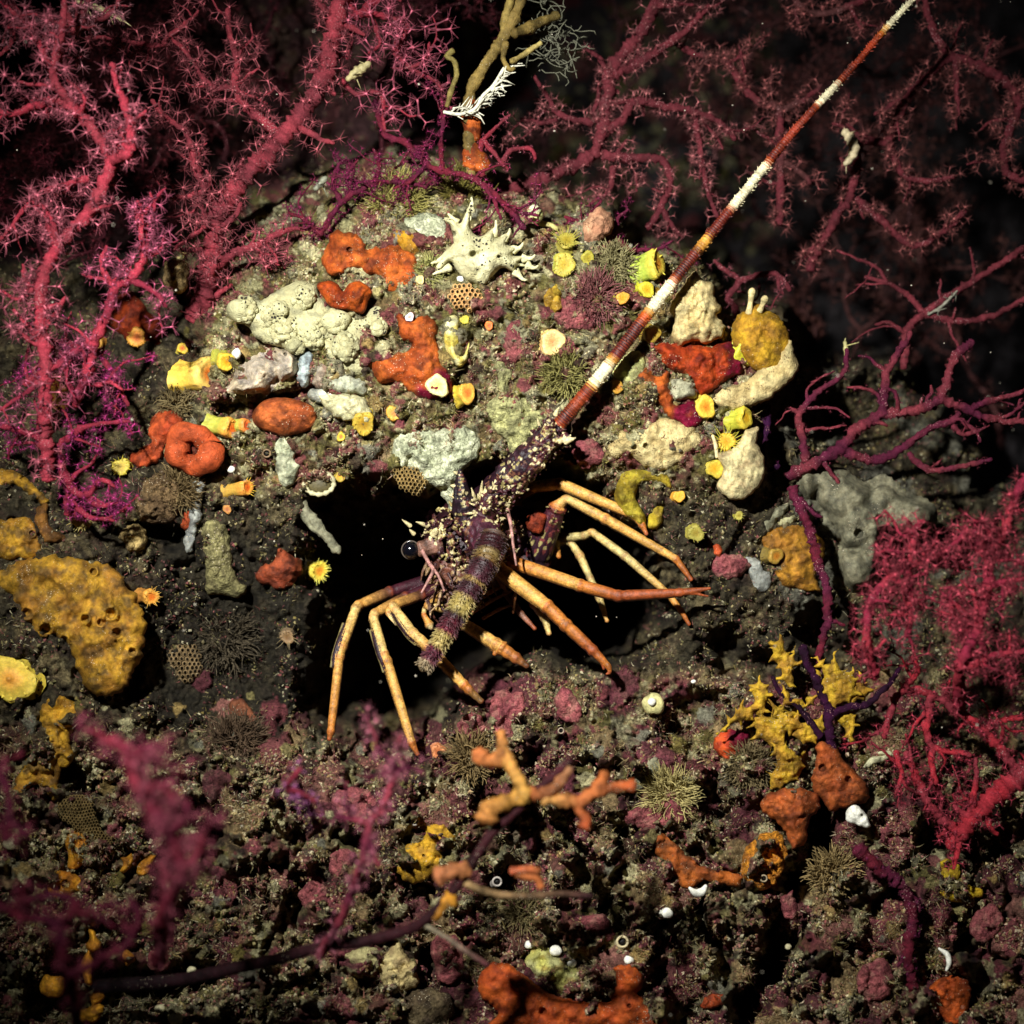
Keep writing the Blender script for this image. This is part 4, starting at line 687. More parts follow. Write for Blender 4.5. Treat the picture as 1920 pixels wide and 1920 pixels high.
fan('dense wine-purple sea fan thicket on the upper left shoulder of mound', -60, [
 (8,5,[(600,440),(640,380),(680,352),(740,340),(800,352)]),(7,4,[(640,380),(625,340),(640,300)]),(7,4,[(700,348),(712,310),(700,280)]),(6,4,[(760,342),(790,320),(800,290)]),(7,4,[(600,440),(570,410),(540,400)]),(6,4,[(660,365),(650,330),(670,300)])], wine, mgt*.5, pol=3.2, psize=13, pcol=c(150,44,96), seed=21, twigs=2.2)
fan('small crimson sprig with a hooked tip beside the orange-coated stalk', -70, [
 (7,6,[(905,330),(900,290),(905,264),(935,298),(952,318)]),(6,4,[(905,264),(928,240),(958,214)]),(7,5,[(945,300),(952,285),(972,278),(996,280),(1004,300)])], crim*.7, mrn, pol=5, psize=11, pcol=c(210,110,130), seed=22)
fan('crimson sea fan with long spidery polyps left of the top dead branch', -120, [
 (20,9,[(600,-60),(640,-10),(668,28),(700,4),(740,-30)]),(9,6,[(672,26),(720,30),(762,48),(742,92),(772,130),(822,158),(832,200)]),(8,5,[(640,10),(660,60),(650,110)]),(7,4,[(700,40),(712,80),(690,100)]),(7,5,[(640,150),(668,176),(714,178),(720,245)]),(6,4,[(768,128),(800,110),(806,80)])], crim*.8, mrn, pol=7, psize=36, pcol=c(206,110,130), seed=23, twigs=.4)
fan('wine sea fan fringe along the right shoulder of mound under the antenna', -70, [
 (7,5,[(1180,470),(1150,440),(1120,432),(1090,418),(1060,405)]),(6,4,[(1150,440),(1160,410),(1180,392)]),(6,4,[(1180,470),(1230,468),(1262,452)]),(6,4,[(1112,430),(1110,400),(1128,376)]),(5,3,[(1090,418),(1070,440)])], wine*1.1, mgt*.6, pol=4, psize=11, pcol=c(150,50,96), seed=24, twigs=1.4)
fan('purple-black sea fan twig between cream crust and grey sponge', -60, [(8,6,[(1440,760),(1438,800),(1430,850),(1440,880),(1462,872)]),(6,5,[(1440,800),(1425,775)])], c(60,14,56), dkw, pol=7, psize=7, pcol=c(110,40,90), seed=25)
fan('crimson sea fan spray overhanging from the top left corner', 120, [
 (13,8,[(-20,-30),(30,20),(70,62),(110,70),(150,40),(170,-20)]),(10,6,[(120,10),(135,60),(112,110),(100,170)]),(8,5,[(30,20),(20,80),(-10,110)]),(8,5,[(150,40),(200,30),(230,-10)])], rosy*.9, mrn, pol=6, psize=24, pcol=c(220,150,160), seed=26, twigs=1.0)
# fans far back in the dark water, dimness put into their colour: one grown from each root
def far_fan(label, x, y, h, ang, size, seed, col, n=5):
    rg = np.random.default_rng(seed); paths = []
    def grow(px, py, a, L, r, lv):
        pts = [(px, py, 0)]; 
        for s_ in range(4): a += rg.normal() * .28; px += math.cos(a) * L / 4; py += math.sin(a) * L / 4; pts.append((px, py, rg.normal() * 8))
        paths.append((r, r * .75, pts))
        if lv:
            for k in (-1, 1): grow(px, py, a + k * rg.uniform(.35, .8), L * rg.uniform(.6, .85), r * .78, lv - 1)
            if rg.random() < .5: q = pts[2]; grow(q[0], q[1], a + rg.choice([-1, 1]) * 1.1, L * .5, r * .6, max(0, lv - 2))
    grow(x, y, ang, size, 8, n); fan(label, h, paths, col * .55, col * .4, pol=10, psize=24, pcol=col * .7, seed=seed, group='dim sea fans in the dark water behind')  # colours cut down to give the dimness of distance
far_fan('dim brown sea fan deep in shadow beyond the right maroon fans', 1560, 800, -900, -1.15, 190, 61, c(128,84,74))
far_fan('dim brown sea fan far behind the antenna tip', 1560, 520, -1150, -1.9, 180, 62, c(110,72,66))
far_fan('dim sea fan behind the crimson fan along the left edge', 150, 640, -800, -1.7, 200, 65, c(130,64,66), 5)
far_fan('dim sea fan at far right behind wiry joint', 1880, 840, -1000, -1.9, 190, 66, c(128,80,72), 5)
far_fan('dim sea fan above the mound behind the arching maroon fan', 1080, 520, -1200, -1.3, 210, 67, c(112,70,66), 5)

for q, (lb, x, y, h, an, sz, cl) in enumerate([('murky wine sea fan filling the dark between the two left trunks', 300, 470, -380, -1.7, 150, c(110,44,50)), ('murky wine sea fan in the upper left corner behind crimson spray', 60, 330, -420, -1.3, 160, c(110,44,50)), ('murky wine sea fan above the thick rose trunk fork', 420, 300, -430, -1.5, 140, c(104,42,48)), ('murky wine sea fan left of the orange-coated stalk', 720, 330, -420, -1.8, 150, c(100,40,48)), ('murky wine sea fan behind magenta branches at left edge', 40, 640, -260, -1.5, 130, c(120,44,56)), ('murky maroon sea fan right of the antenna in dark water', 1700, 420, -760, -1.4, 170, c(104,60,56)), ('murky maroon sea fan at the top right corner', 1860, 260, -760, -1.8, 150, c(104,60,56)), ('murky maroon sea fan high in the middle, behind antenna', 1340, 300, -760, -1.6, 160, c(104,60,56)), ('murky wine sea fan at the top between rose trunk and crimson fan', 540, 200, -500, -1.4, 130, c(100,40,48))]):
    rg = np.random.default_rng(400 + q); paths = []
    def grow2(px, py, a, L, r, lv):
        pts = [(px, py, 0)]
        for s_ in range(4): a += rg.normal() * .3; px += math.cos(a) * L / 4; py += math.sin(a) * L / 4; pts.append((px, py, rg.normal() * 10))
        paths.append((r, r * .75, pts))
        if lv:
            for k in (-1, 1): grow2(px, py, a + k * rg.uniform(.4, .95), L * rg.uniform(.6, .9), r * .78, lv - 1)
    grow2(x, y, an, sz, 7, 5); fan(lb, h, paths, cl * .6, cl * .4, pol=5.5, psize=24, pcol=cl * .85, seed=400 + q, group='dim sea fans in the dark water behind')  # dark colours stand in for the weak light this far back
# ------------------------------------------------------------------ sponges and crusts
OR = (c(178,88,32), c(154,68,24), c(108,42,18)); ORb = (c(180,82,32), c(158,66,26), c(108,42,22)); OD = (c(168,86,40), c(148,70,32), c(110,52,28)); RD = (c(176,76,38), c(152,58,28), c(112,42,22))
CR = (c(214,206,160), c(196,188,142), c(170,162,126)); WH = (c(190,184,140), c(172,164,122), c(136,132,104)); TN = (c(206,186,132), c(190,166,112), c(160,136,90)); GY = (c(150,146,118), c(126,122,98), c(104,100,82)); GW = (c(190,190,158), c(170,172,140), c(138,140,112))
OC = (c(172,128,38), c(142,98,34), c(92,70,42)); YL = (c(214,180,40), c(194,156,36), c(150,112,32)); PK = (c(158,86,86), c(136,70,74), c(170,116,104)); MG = c(110, 8, 40)
gO = 'orange sponges on the rock'; gC = 'cream and white sponges'; gP = 'pink coralline crusts'; gY = 'ochre crusts'
crust('encrusting_sponge', 'bright orange two-humped sponge above the lumpy white sponge', 'sponge', [(620,440),(640,432),(672,440),(684,468),(702,464),(745,462),(775,476),(788,510),(780,540),(755,541),(730,547),(712,522),(690,512),(665,503),(640,512),(618,512),(604,490),(612,465)], 26, OR, gO, seed=1, spread=1.1, osc=[(655,468,6,'pit')])
crust('encrusting_sponge', 'dark orange heart-shaped sponge set in the white lumps', 'sponge', [(594,535),(615,526),(632,531),(643,547),(655,532),(675,527),(697,545),(690,565),(680,588),(655,582),(628,580),(608,560)], 24, (c(172,76,20),c(150,58,16),c(110,38,14)), gO, seed=2, jit=1.5, spread=1.0, h=28)
crust('encrusting_sponge', 'tall orange sponge with magenta rim under two yellow cup corals', 'sponge', [(745,586),(772,597),(802,592),(822,612),(818,640),(826,678),(842,700),(846,728),(832,748),(800,750),(770,736),(745,715),(715,720),(698,700),(703,675),(730,668),(760,660),(770,645),(752,635),(748,610)], 30, OR, gO, seed=3, spread=1.0, rim=(26, MG, 826, 738, 50), amp=4)
crust('encrusting_sponge', 'red-orange blocky sponge with crimson end under the frilly cream sponge', 'sponge', [(1222,648),(1250,641),(1290,650),(1330,652),(1368,640),(1384,670),(1392,698),(1360,713),(1330,735),(1310,740),(1300,716),(1280,703),(1250,690),(1236,670)], 32, (c(172,66,22),c(150,50,18),c(110,30,18)), gO, seed=4, spread=.9, rim=(20, MG, 1390, 675, 46), ridge=3)
crust('encrusting_sponge', 'orange sponge hugging the pale grey lump, crimson at its foot', 'sponge', [(1192,702),(1214,688),(1234,702),(1252,697),(1258,730),(1266,760),(1300,752),(1322,772),(1310,797),(1285,800),(1252,780),(1232,750),(1210,722)], 20, OR, gO, seed=5, spread=1.0, rim=(30, MG, 1300, 785, 44))
crust('encrusting_sponge', 'smooth dull orange oval sponge below grey-pink lobes', 'sponge', oval(535,781,63,36,3,12,.03), 34, OD, gO, seed=6, jit=1.5, spread=1.0, amp=4, h=14)
m = MB(); a = np.linspace(0, 2*np.pi, 40); rr_ = 26*(1+.14*np.sin(a*2+1)+.08*np.sin(5*a)); m.tube(np.vstack([P(362+(32+4*np.sin(3*a+1))*np.cos(a), 842+(30+4*np.sin(2*a))*np.sin(a), 24+7*np.sin(3*a))]), rr_*.82*S, RD[0]*.95, 22, cap=False, vn=.035); cushion(m, oval(362,844,34,32), 8, (RD[2]*.7,RD[2]*.5,RD[1]*.6), h=2, seed=8, jit=1)
tag(m.build('ring_sponge', M['sponge']), 'fat orange ring sponge with a dark wrinkled hollow at left', 'sponge', gO)
crust('encrusting_sponge', 'orange sponge lobe curling up beside the fat ring sponge', 'sponge', [(300,770),(330,775),(345,800),(318,822),(308,850),(290,872),(258,876),(243,862),(262,842),(280,828),(276,800)], 26, RD, gO, seed=9)
crust('encrusting_sponge', 'red-orange sponge beside the spiky yellow cup at the hole\'s left rim', 'sponge', [(522,1030),(545,1038),(565,1050),(566,1075),(552,1092),(535,1106),(512,1100),(482,1085),(488,1062),(508,1052)], 22, (c(150,70,40),c(124,54,32),c(84,38,26)), gO, seed=10)
crust('encrusting_sponge', 'dim rust-orange sponge behind the crimson fan\'s fork', 'sponge', [(215,560),(250,548),(280,585),(312,610),(335,640),(300,650),(250,640),(222,625),(205,600)], 26, (c(150,56,22),c(124,40,18),c(90,30,18)), gO, seed=11)
crust('encrusting_sponge', 'large orange sponge sprawling across the bottom edge', 'sponge', [(898,1862),(903,1822),(930,1804),(962,1814),(1000,1840),(1030,1862),(1080,1877),(1130,1880),(1148,1870),(1155,1842),(1148,1816),(1175,1808),(1202,1824),(1206,1850),(1194,1864),(1218,1885),(1234,1935),(940,1935),(932,1895)], 30, ORb, gO, seed=12, osc=[(1018,1896,8,'pit'),(1180,1886,5,'pit')], spread=1.1, h=146)
crust('encrusting_sponge', 'rusty orange dome sponge with gritty scars below the spiky yellow growth', 'sponge', [(1534,1396),(1562,1398),(1588,1430),(1618,1460),(1632,1490),(1622,1506),(1590,1512),(1562,1522),(1540,1502),(1520,1472),(1530,1430)], 32, OD, gO, seed=13, spread=.9, osc=[(1591,1461,7,'pit'),(1542,1440,8,'pit')], h=60)
crust('encrusting_sponge', 'rusty orange sponge with dangling tongue under the ochre flaps', 'sponge', [(1428,1502),(1450,1482),(1500,1478),(1530,1488),(1537,1510),(1516,1540),(1510,1580),(1484,1594),(1472,1560),(1450,1535),(1430,1522)], 28, OD, gO, seed=14, spread=.9, h=80)
crust('encrusting_sponge', 'fuzzy amber sponge beside the deep crack in the ledge', 'sponge', [(1405,1580),(1440,1562),(1470,1570),(1474,1610),(1460,1645),(1430,1668),(1396,1650),(1388,1620)], 18, (c(206,136,44),c(180,112,40),c(140,86,40)), gY, seed=15, mt='turf', amp=6, nsc=10)
crust('encrusting_sponge', 'orange-brown streak of sponge leading to the white crescent shell', 'sponge', [(1240,1560),(1275,1590),(1320,1625),(1390,1640),(1380,1662),(1320,1652),(1290,1668),(1262,1640),(1232,1600)], 12, (c(170,90,34),c(140,70,30),c(100,56,30)), gO, seed=16)
crust('encrusting_sponge', 'orange sponge with crimson hollow left of the ochre flaps', 'sponge', [(1338,1388),(1356,1372),(1375,1368),(1402,1374),(1404,1392),(1386,1412),(1368,1424),(1345,1412)], 16, (c(206,84,38),c(180,60,30),c(140,40,26)), gO, seed=17, rim=(30, MG*.8, 1398, 1378, 34))
crust('encrusting_sponge', 'smooth orange square sponge in the bottom right corner', 'sponge', [(1738,1862),(1768,1832),(1812,1838),(1820,1868),(1800,1925),(1772,1915)], 20, ORb, gO, seed=18)
crust('encrusting_sponge', 'small orange sponge tucked inside the hole behind the lobster\'s legs', 'sponge', oval(1003,978,18,24,10), 14, (c(160,66,34),c(136,50,26),c(100,36,20)), gO, seed=19, h=-60, back=240)
crust('encrusting_sponge', 'little orange nub on the pink crust right of the legs', 'sponge', oval(1346,1032,9,12), 9, RD, gO, seed=20)
crust('encrusting_sponge', 'faint rust sponge stain on the dark lower left wall', 'sponge', [(430,1320),(455,1310),(478,1345),(470,1372),(440,1370)], 8, (c(120,70,46),c(100,56,38),c(80,44,32)), gO, seed=21)
crust('encrusting_sponge', 'small red sponge on the grey stump by the hole\'s left wall', 'sponge', oval(350,978,9,20,10), 9, RD, gO, seed=22)
crust('encrusting_sponge', 'small brick-red sponge at the foot of the cracked ledge', 'sponge', [(1322,1870),(1350,1862),(1366,1876),(1340,1890),(1318,1888)], 9, RD, gO, seed=23)
# the orange-coated stalk on top of the mound
crust('encrusting_sponge', 'orange sponge coating the lower stalk at the top of mound', 'sponge', [(872,275),(890,265),(905,280),(918,300),(912,320),(884,322),(866,308)], 16, OR, gO, seed=24, h=-70)
crust('encrusting_sponge', 'orange sponge coating the upper stalk just below white threads', 'sponge', [(868,205),(885,178),(900,200),(904,235),(896,262),(878,258),(866,236)], 16, OR, gO, seed=25, h=-70)
# --- white and cream
m = MB(); ol = [(443,572),(462,554),(490,562),(520,545),(560,528),(590,534),(600,560),(630,583),(680,592),(700,578),(730,568),(738,600),(718,640),(702,688),(670,706),(640,696),(608,672),(598,652),(575,640),(555,660),(520,650),(490,640),(470,620),(455,600)]
cushion(m, ol, 22, WH, seed=30, jit=4, h=14); rg = np.random.default_rng(31); got = []
while len(got) < 74:
    x, y = rg.uniform(440, 740), rg.uniform(526, 708); r = rg.uniform(13, 29)
    if not inside(np.array([x]), np.array([y]), ol)[0] or seg_dist(np.array([x]), np.array([y]), ol)[0] < r * .45 or any(math.hypot(x-a_, y-b_) < .7*(r+q_) for a_, b_, q_ in got): 
        if rg.random() < .004: break
        continue
    got.append((x, y, r)); k_ = rg.uniform(.8, 1.1); m.ball(P(x, y, max(38, float(HS(x, y)) + 22) - .5 * r + rg.uniform(-7, 8)), r*S, WH[0]*k_*(1-.25*(rg.random() < .2)), 30, (rg.uniform(.85, 1.2), 1.05, rg.uniform(.8, 1.15)), .26, len(got))
for q in range(420):
    bx_, by_, br_ = got[rg.integers(0, len(got))]; a_ = rg.random() * 6.28; f_ = math.sqrt(rg.random()); r = rg.uniform(3.5, 8); x, y = bx_ + br_ * f_ * .9 * math.cos(a_), by_ + br_ * f_ * .9 * math.sin(a_)
    m.ball(P(x, y, max(38, float(HS(bx_, by_)) + 22) - .5 * br_ + br_ * math.sqrt(max(0, 1 - f_ * f_ * .81)) - r * .35), r*S, WH[rg.integers(0, 2)]*rg.uniform(.85, 1.1), 12, (1, 1, 1), .18, q)
tag(m.build('lumpy_sponge', M['porous']), 'big lumpy white sponge left of the mound\'s centre', 'sponge', gC)
crust('lobed_sponge', 'greyish-pink lobed sponge beside the yellow cups', 'sponge', [(424,732),(440,702),(452,680),(490,660),(530,652),(556,664),(556,700),(534,716),(512,736),(470,740),(440,738)], 36, (c(196,176,146),c(166,152,134),c(128,118,112)), gC, seed=31, lumps=(12,18,32), spread=.9, osc=[(535,664,4,'pit'),(516,660,3,'pit')])
for q, (lb, ol) in enumerate([('smooth white finger sponge, lower one of the stacked pair', oval(655,765,48,24,22)), ('pale sponge slab, upper one of the stacked pair', oval(652,722,44,20,10)), ('bluish white thumb sponge next to the grey-pink lobes', oval(572,690,15,34,8)), ('short pale thumb sponge with brown band, beside the bluish one', oval(603,704,14,28,12)), ('pale ruffled ledge of sponge under the lumpy white mass', oval(612,745,34,14,8))]):
    crust('finger_sponge', lb, 'sponge', ol, 24, [CR, (c(196,194,168),c(176,176,150),c(150,150,132)), (c(176,184,178),c(150,160,160),c(120,126,128)), (c(190,180,160),c(160,140,120),c(120,86,70)), (c(200,198,180),c(180,178,160),c(150,150,140))][q], gC, seed=33+q, spread=.8, amp=5, h=[34,26,12,12,10][q])
m = MB(); star = [(815,520),(822,488),(836,470),(850,455),(845,425),(828,410),(848,408),(862,418),(872,402),(884,382),(882,410),(886,436),(905,442),(925,428),(930,446),(952,438),(950,458),(972,462),(962,478),(990,482),(972,492),(1000,500),(968,500),(975,520),(945,502),(925,516),(910,534),(884,530),(862,514),(846,492),(832,502)]
cushion(m, star, 34, CR, seed=40, jit=1.5, spread=1.0, osc=[(887,476,7,'pit'),(850,438,6,'pit'),(935,481,3.5,'pit')], h=26, tilty=-.1)
for (x, y, dx, dy, L) in [(848,408,-.5,-.8,22),(884,384,.2,-1,28),(928,430,.3,-1,20),(952,440,.5,-.8,18),(972,464,.8,-.5,16),(992,483,1,-.2,18),(1000,500,1,.1,18),(976,518,.8,.7,16),(832,505,-1,.3,22),(822,488,-1,.2,16),(880,410,.6,-.4,12)]:
    L *= .5 + .5 * ((x * 7 + y * 3) % 10) / 10; p = catmull([(x-dx*12,y-dy*12,30),(x+dx*L*.4,y+dy*L*.4+2,34),(x+dx*L+3*dy,y+dy*L-3*dx,36)], 4); m.tube(P(p[:,0],p[:,1],p[:,2]), np.interp(np.linspace(0,1,len(p)),[0,.45,1],[9,4.5,1.6])*S, CR[0], 9, vn=.1)
tag(m.build('spiky_sponge', M['porous']), 'cream spiky star-shaped sponge with a dark pore on top', 'sponge', gC)
crust('encrusting_sponge', 'greenish grey crust left of the spiky cream sponge', 'sponge', [(758,412),(790,398),(820,402),(838,420),(838,446),(812,452),(785,440),(768,428)], 14, GW, gC, 'turf', seed=41)
crust('encrusting_sponge', 'speckled tan slab jutting out at the right end of mound', 'sponge', [(1336,752),(1350,730),(1395,715),(1430,690),(1470,650),(1482,640),(1498,690),(1478,716),(1440,748),(1400,765),(1360,768)], 18, TN, gC, 'speck', seed=42, h=0, spread=1.0)
crust('encrusting_sponge', 'pitted cream and tan crust right of the antenna base', 'sponge', [(1140,838),(1165,800),(1185,815),(1215,790),(1260,785),(1300,800),(1315,830),(1290,850),(1275,872),(1240,880),(1205,872),(1180,850),(1155,862)], 20, TN, gC, 'speck', seed=43, osc=[(1189,838,6,'pit'),(1211,836,6,'pit'),(1185,806,10,'pit')], jit=6)
crust('encrusting_sponge', 'flat beige sponge flap under a yellow cup at the mound\'s lower right', 'sponge', [(1345,850),(1380,838),(1395,810),(1422,800),(1420,830),(1436,870),(1425,910),(1400,934),(1370,936),(1345,915),(1355,880)], 20, (c(206,190,140),c(196,176,128),c(176,150,110)), gC, seed=44, jit=4, ridge=2, h=24)
frill = [(1262,600),(1258,570),(1275,545),(1290,520),(1304,508),(1312,520),(1326,530),(1338,536),(1340,560),(1352,580),(1346,596),(1362,612),(1352,632),(1325,645),(1300,640),(1280,650),(1262,632)]
crust('frilly_sponge', 'frilly cream sponge with ragged folds right of the antenna', 'sponge', frill, 32, TN, gC, seed=45, jit=6, amp=9, nsc=18, ridge=5, h=10)
crust('fan_sponge', 'ochre rounded sponge with torn top at the right end of mound', 'sponge', [(1370,640),(1378,600),(1398,580),(1412,566),(1430,572),(1452,588),(1472,608),(1480,640),(1476,680),(1455,702),(1425,700),(1402,680),(1380,660)], 34, (c(178,136,34),c(156,112,30),c(120,84,30)), gY, seed=46, jit=5, amp=7, h=-10)
for (x0,y0,x1,y1) in [(1404,588,1410,548),(1424,584,1434,562)]:
    m = MB(); m.tube(P(np.linspace(x0,x1,6), np.linspace(y0,y1,6), np.linspace(8,16,6)), np.array([7,6,5,5,6,7])*S, TN[0], 9); m.ball(P(x1,y1,16), 8*S, TN[0], 10, noise=.15); tag(m.build('stalked_sponge', M['sponge']), 'tall pale stalk on the ochre torn sponge' if x0 == 1404 else 'short pale stalk on the ochre torn sponge', 'sponge', gC)
crust('encrusting_sponge', 'pinkish tan rounded sponge on the skyline right of the mound top', 'sponge', [(1090,445),(1100,410),(1122,390),(1144,398),(1150,425),(1135,448),(1110,458)], 30, (c(206,156,120),c(180,126,96),c(140,96,74)), gC, 'speck', seed=47, h=-40)
crust('encrusting_sponge', 'gauzy grey-green crust draped above the hole left of the lobster', 'sponge', [(735,836),(770,806),(820,806),(870,800),(900,830),(892,865),(870,880),(862,920),(848,965),(825,920),(790,905),(770,880),(748,878)], 20, GW, gC, 'turf', seed=48, jit=7, amp=7, nsc=16)
crust('encrusting_sponge', 'ragged grey-green drape on the middle of the mound above antenna base', 'sponge', [(925,680),(960,690),(955,730),(985,750),(1020,770),(1035,790),(1000,820),(980,850),(960,870),(950,830),(925,800),(905,770),(930,730)], 14, (c(166,162,110),c(146,142,98),c(110,106,74)), gC, 'turf', seed=49, jit=8, amp=8, nsc=12)
crust('encrusting_sponge', 'pale grey rough lump ringed by orange sponge', 'sponge', oval(1280,733,26,24,0,10,.1), 26, (c(176,172,142),c(150,146,120),c(120,116,98)), gC, 'speck', seed=50)
crust('encrusting_sponge', 'olive grey slab standing by the dark left wall', 'sponge', [(378,985),(400,976),(425,985),(432,1030),(442,1075),(462,1105),(450,1120),(420,1116),(390,1112),(385,1060),(378,1020)], 18, (c(134,126,84),c(116,108,72),c(92,84,58)), gC, 'turf', seed=51)
crust('encrusting_sponge', 'grey teardrop sponge over the limpet ring', 'sponge', [(518,818),(540,820),(552,850),(562,880),(548,905),(530,912),(518,890),(514,850)], 18, GW, gC, seed=52)
crust('encrusting_sponge', 'long thin grey ribbon sponge sloping toward the dark hole', 'sponge', [(540,935),(560,925),(585,955),(605,985),(640,1030),(630,1040),(600,1010),(570,980)], 10, GY, gC, seed=53, h=-50)
crust('encrusting_sponge', 'pale grey upright strip left of the olive slab', 'sponge', [(355,905),(382,900),(378,950),(368,1000),(362,1035),(345,1030),(352,980)], 14, (c(160,160,150),c(136,136,130),c(110,110,108)), gC, seed=54)
crust('encrusting_sponge', 'large grey sponge mass on the right slope beneath maroon fan', 'sponge', [(1495,880),(1530,870),(1580,880),(1620,900),(1660,890),(1700,920),(1740,935),(1758,960),(1745,1000),(1700,1010),(1660,1000),(1655,1050),(1640,1100),(1600,1110),(1575,1090),(1560,1040),(1530,1010),(1515,960),(1495,920)], 34, (c(128,122,98),c(108,104,84),c(84,80,66)), gC, seed=55, lumps=(30,26,48), h=-110, osc=[(1650,975,12,'pit'),(1610,1000,10,'pit')])
crust('encrusting_sponge', 'cream spotted stump with dots at the bottom beneath the dead branch', 'sponge', [(722,1790),(745,1768),(762,1790),(782,1810),(780,1850),(745,1860),(718,1846),(712,1815)], 26, (c(206,186,130),c(186,164,112),c(150,126,90)), gC, 'speck', seed=56)
crust('encrusting_sponge', 'dim cream crust patch under the dead branch, left of the spotted stump', 'sponge', [(645,1790),(680,1775),(715,1785),(710,1810),(680,1812),(655,1806)], 12, (c(170,160,112),c(146,134,92),c(116,100,74)), gC, 'speck', seed=57)
crust('encrusting_sponge', 'small grey upright sponge at the end of an orange branch tip', 'sponge', [(1186,1475),(1200,1440),(1222,1418),(1238,1424),(1230,1455),(1205,1480)], 12, GY, gC, seed=58)
crust('encrusting_sponge', 'pale grey flake beside the pink crust right of the legs', 'sponge', [(1398,1045),(1425,1050),(1432,1068),(1450,1090),(1430,1110),(1412,1105),(1408,1072)], 10, (c(170,170,160),c(146,146,138),c(120,120,112)), gC, seed=59)
crust('encrusting_sponge', 'white lozenge sponge on top of the right ochre crust', 'sponge', oval(1476,977,20,10,-18), 12, WH, gC, seed=60)
crust('encrusting_sponge', 'grey wedge sponge behind white lozenge, right of the mound foot', 'sponge', [(1428,985),(1450,960),(1475,940),(1480,955),(1458,975),(1440,1000)], 12, GY, gC, seed=61)
crust('encrusting_sponge', 'fuzzy tan ball sponge beside the thick rose trunk', 'sponge', oval(331,516,24,32,10), 26, (c(156,130,84),c(130,106,70),c(100,80,56)), gC, 'turf', seed=62, h=-70)
crust('encrusting_sponge', 'hairy tan ball sponge under the magenta fan', 'sponge', oval(252,1008,26,26), 24, (c(176,150,96),c(150,126,82),c(110,90,62)), gC, 'turf', seed=63)
crust('encrusting_sponge', 'brown fuzzy pillow below the fat ring sponge', 'sponge', oval(300,935,42,52,20), 26, (c(110,88,60),c(92,72,50),c(70,54,40)), gC, 'turf', seed=64, amp=8, nsc=12)
crust('encrusting_sponge', 'grey-brown hump with a white ring hole at the bottom', 'sponge', oval(800,1895,55,42), 30, (c(100,86,62),c(84,70,52),c(64,52,42)), gC, 'turf', seed=65, osc=[(762,1882,9,'tube')])
crust('encrusting_sponge', 'yellowish white knobbly crust above the big bottom orange sponge', 'sponge', [(985,1800),(1010,1775),(1040,1790),(1070,1810),(1110,1830),(1140,1850),(1130,1875),(1080,1870),(1035,1855),(1005,1835)], 18, (c(196,190,104),c(176,172,116),c(150,120,60)), gC, 'speck', seed=66, jit=7, lumps=(26,8,16))
crust('encrusting_sponge', 'cream sponge patch mottled yellow below the yellow-green cup on mound', 'sponge', [(1150,690),(1180,660),(1205,665),(1210,695),(1190,716),(1160,712)], 14, (c(196,192,130),c(176,172,110),c(140,140,80)), gC, seed=67)
crust('vase_sponge', 'white and yellow fluted sponge right of the tall orange sponge', 'sponge', [(832,604),(848,590),(860,600),(862,640),(856,655),(868,668),(880,640),(876,672),(862,690),(845,672),(835,650)], 18, (c(226,220,170),c(210,190,90),c(196,170,60)), gC, seed=68, jit=2, h=40)
# --- ochre
crust('ochre_sponge', 'large ochre sponge sheet with ring-shaped vents at left', 'sponge', [(0,1075),(40,1050),(95,1040),(150,1050),(200,1060),(235,1085),(255,1120),(272,1165),(268,1220),(245,1270),(210,1308),(170,1300),(150,1260),(130,1220),(100,1190),(70,1200),(45,1160),(20,1120),(-10,1110)], 30, OC, gY, seed=70, jit=9, amp=9, nsc=44, ridge=7, osc=[(208,1150,12,'tube'),(219,1187,11,'tube'),(160,1160,9,'tube'),(189,1167,8,'tube'),(85,1180,13,'tube'),(120,1200,9,'tube'),(50,1150,11,'tube'),(175,1072,8,'tube'),(92,1034,0.1,'pit'),(248,1222,9,'tube')], spread=1.0, h=66)
crust('ochre_sponge', 'ochre sponge patch above the vented sheet at left edge', 'sponge', [(-20,985),(30,970),(60,975),(72,1005),(80,1040),(40,1048),(-20,1040)], 22, OC, gY, seed=71, osc=[(60,1000,7,'tube')])
crust('ochre_sponge', 'ochre rim of sponge arching over brown rubble at left edge', 'sponge', [(-20,885),(20,880),(50,895),(75,920),(92,940),(80,945),(50,925),(20,908),(-20,912)], 16, OC, gY, seed=72)
crust('ochre_sponge', 'smooth mustard lobe below the big yellow cup at left', 'sponge', [(75,1330),(95,1305),(130,1308),(148,1330),(142,1365),(130,1390),(140,1420),(110,1440),(90,1415),(80,1380)], 20, (c(186,140,40),c(166,120,36),c(130,92,34)), gY, seed=73)
crust('ochre_sponge', 'ochre dripping sponge band in the lower left', 'sponge', [(60,1410),(85,1400),(108,1430),(112,1470),(100,1500),(80,1470),(55,1480),(35,1530),(15,1520),(25,1470)], 20, OC, gY, seed=74, osc=[(88,1480,8,'tube'),(85,1422,7,'tube')])
crust('ochre_sponge', 'brown-ochre flap hanging between rim and vented sheet', 'sponge', [(65,960),(85,945),(95,985),(118,1008),(100,1018),(80,1010)], 12, (c(120,80,34),c(100,66,30),c(80,52,28)), gY, seed=75)
crust('ochre_sponge', 'ochre crust behind the purple stem on the right', 'sponge', [(1425,1010),(1450,990),(1490,985),(1520,990),(1540,1010),(1545,1040),(1530,1080),(1540,1110),(1500,1105),(1470,1098),(1445,1060)], 18, (c(176,124,40),c(150,100,36),c(110,74,34)), gY, seed=76)
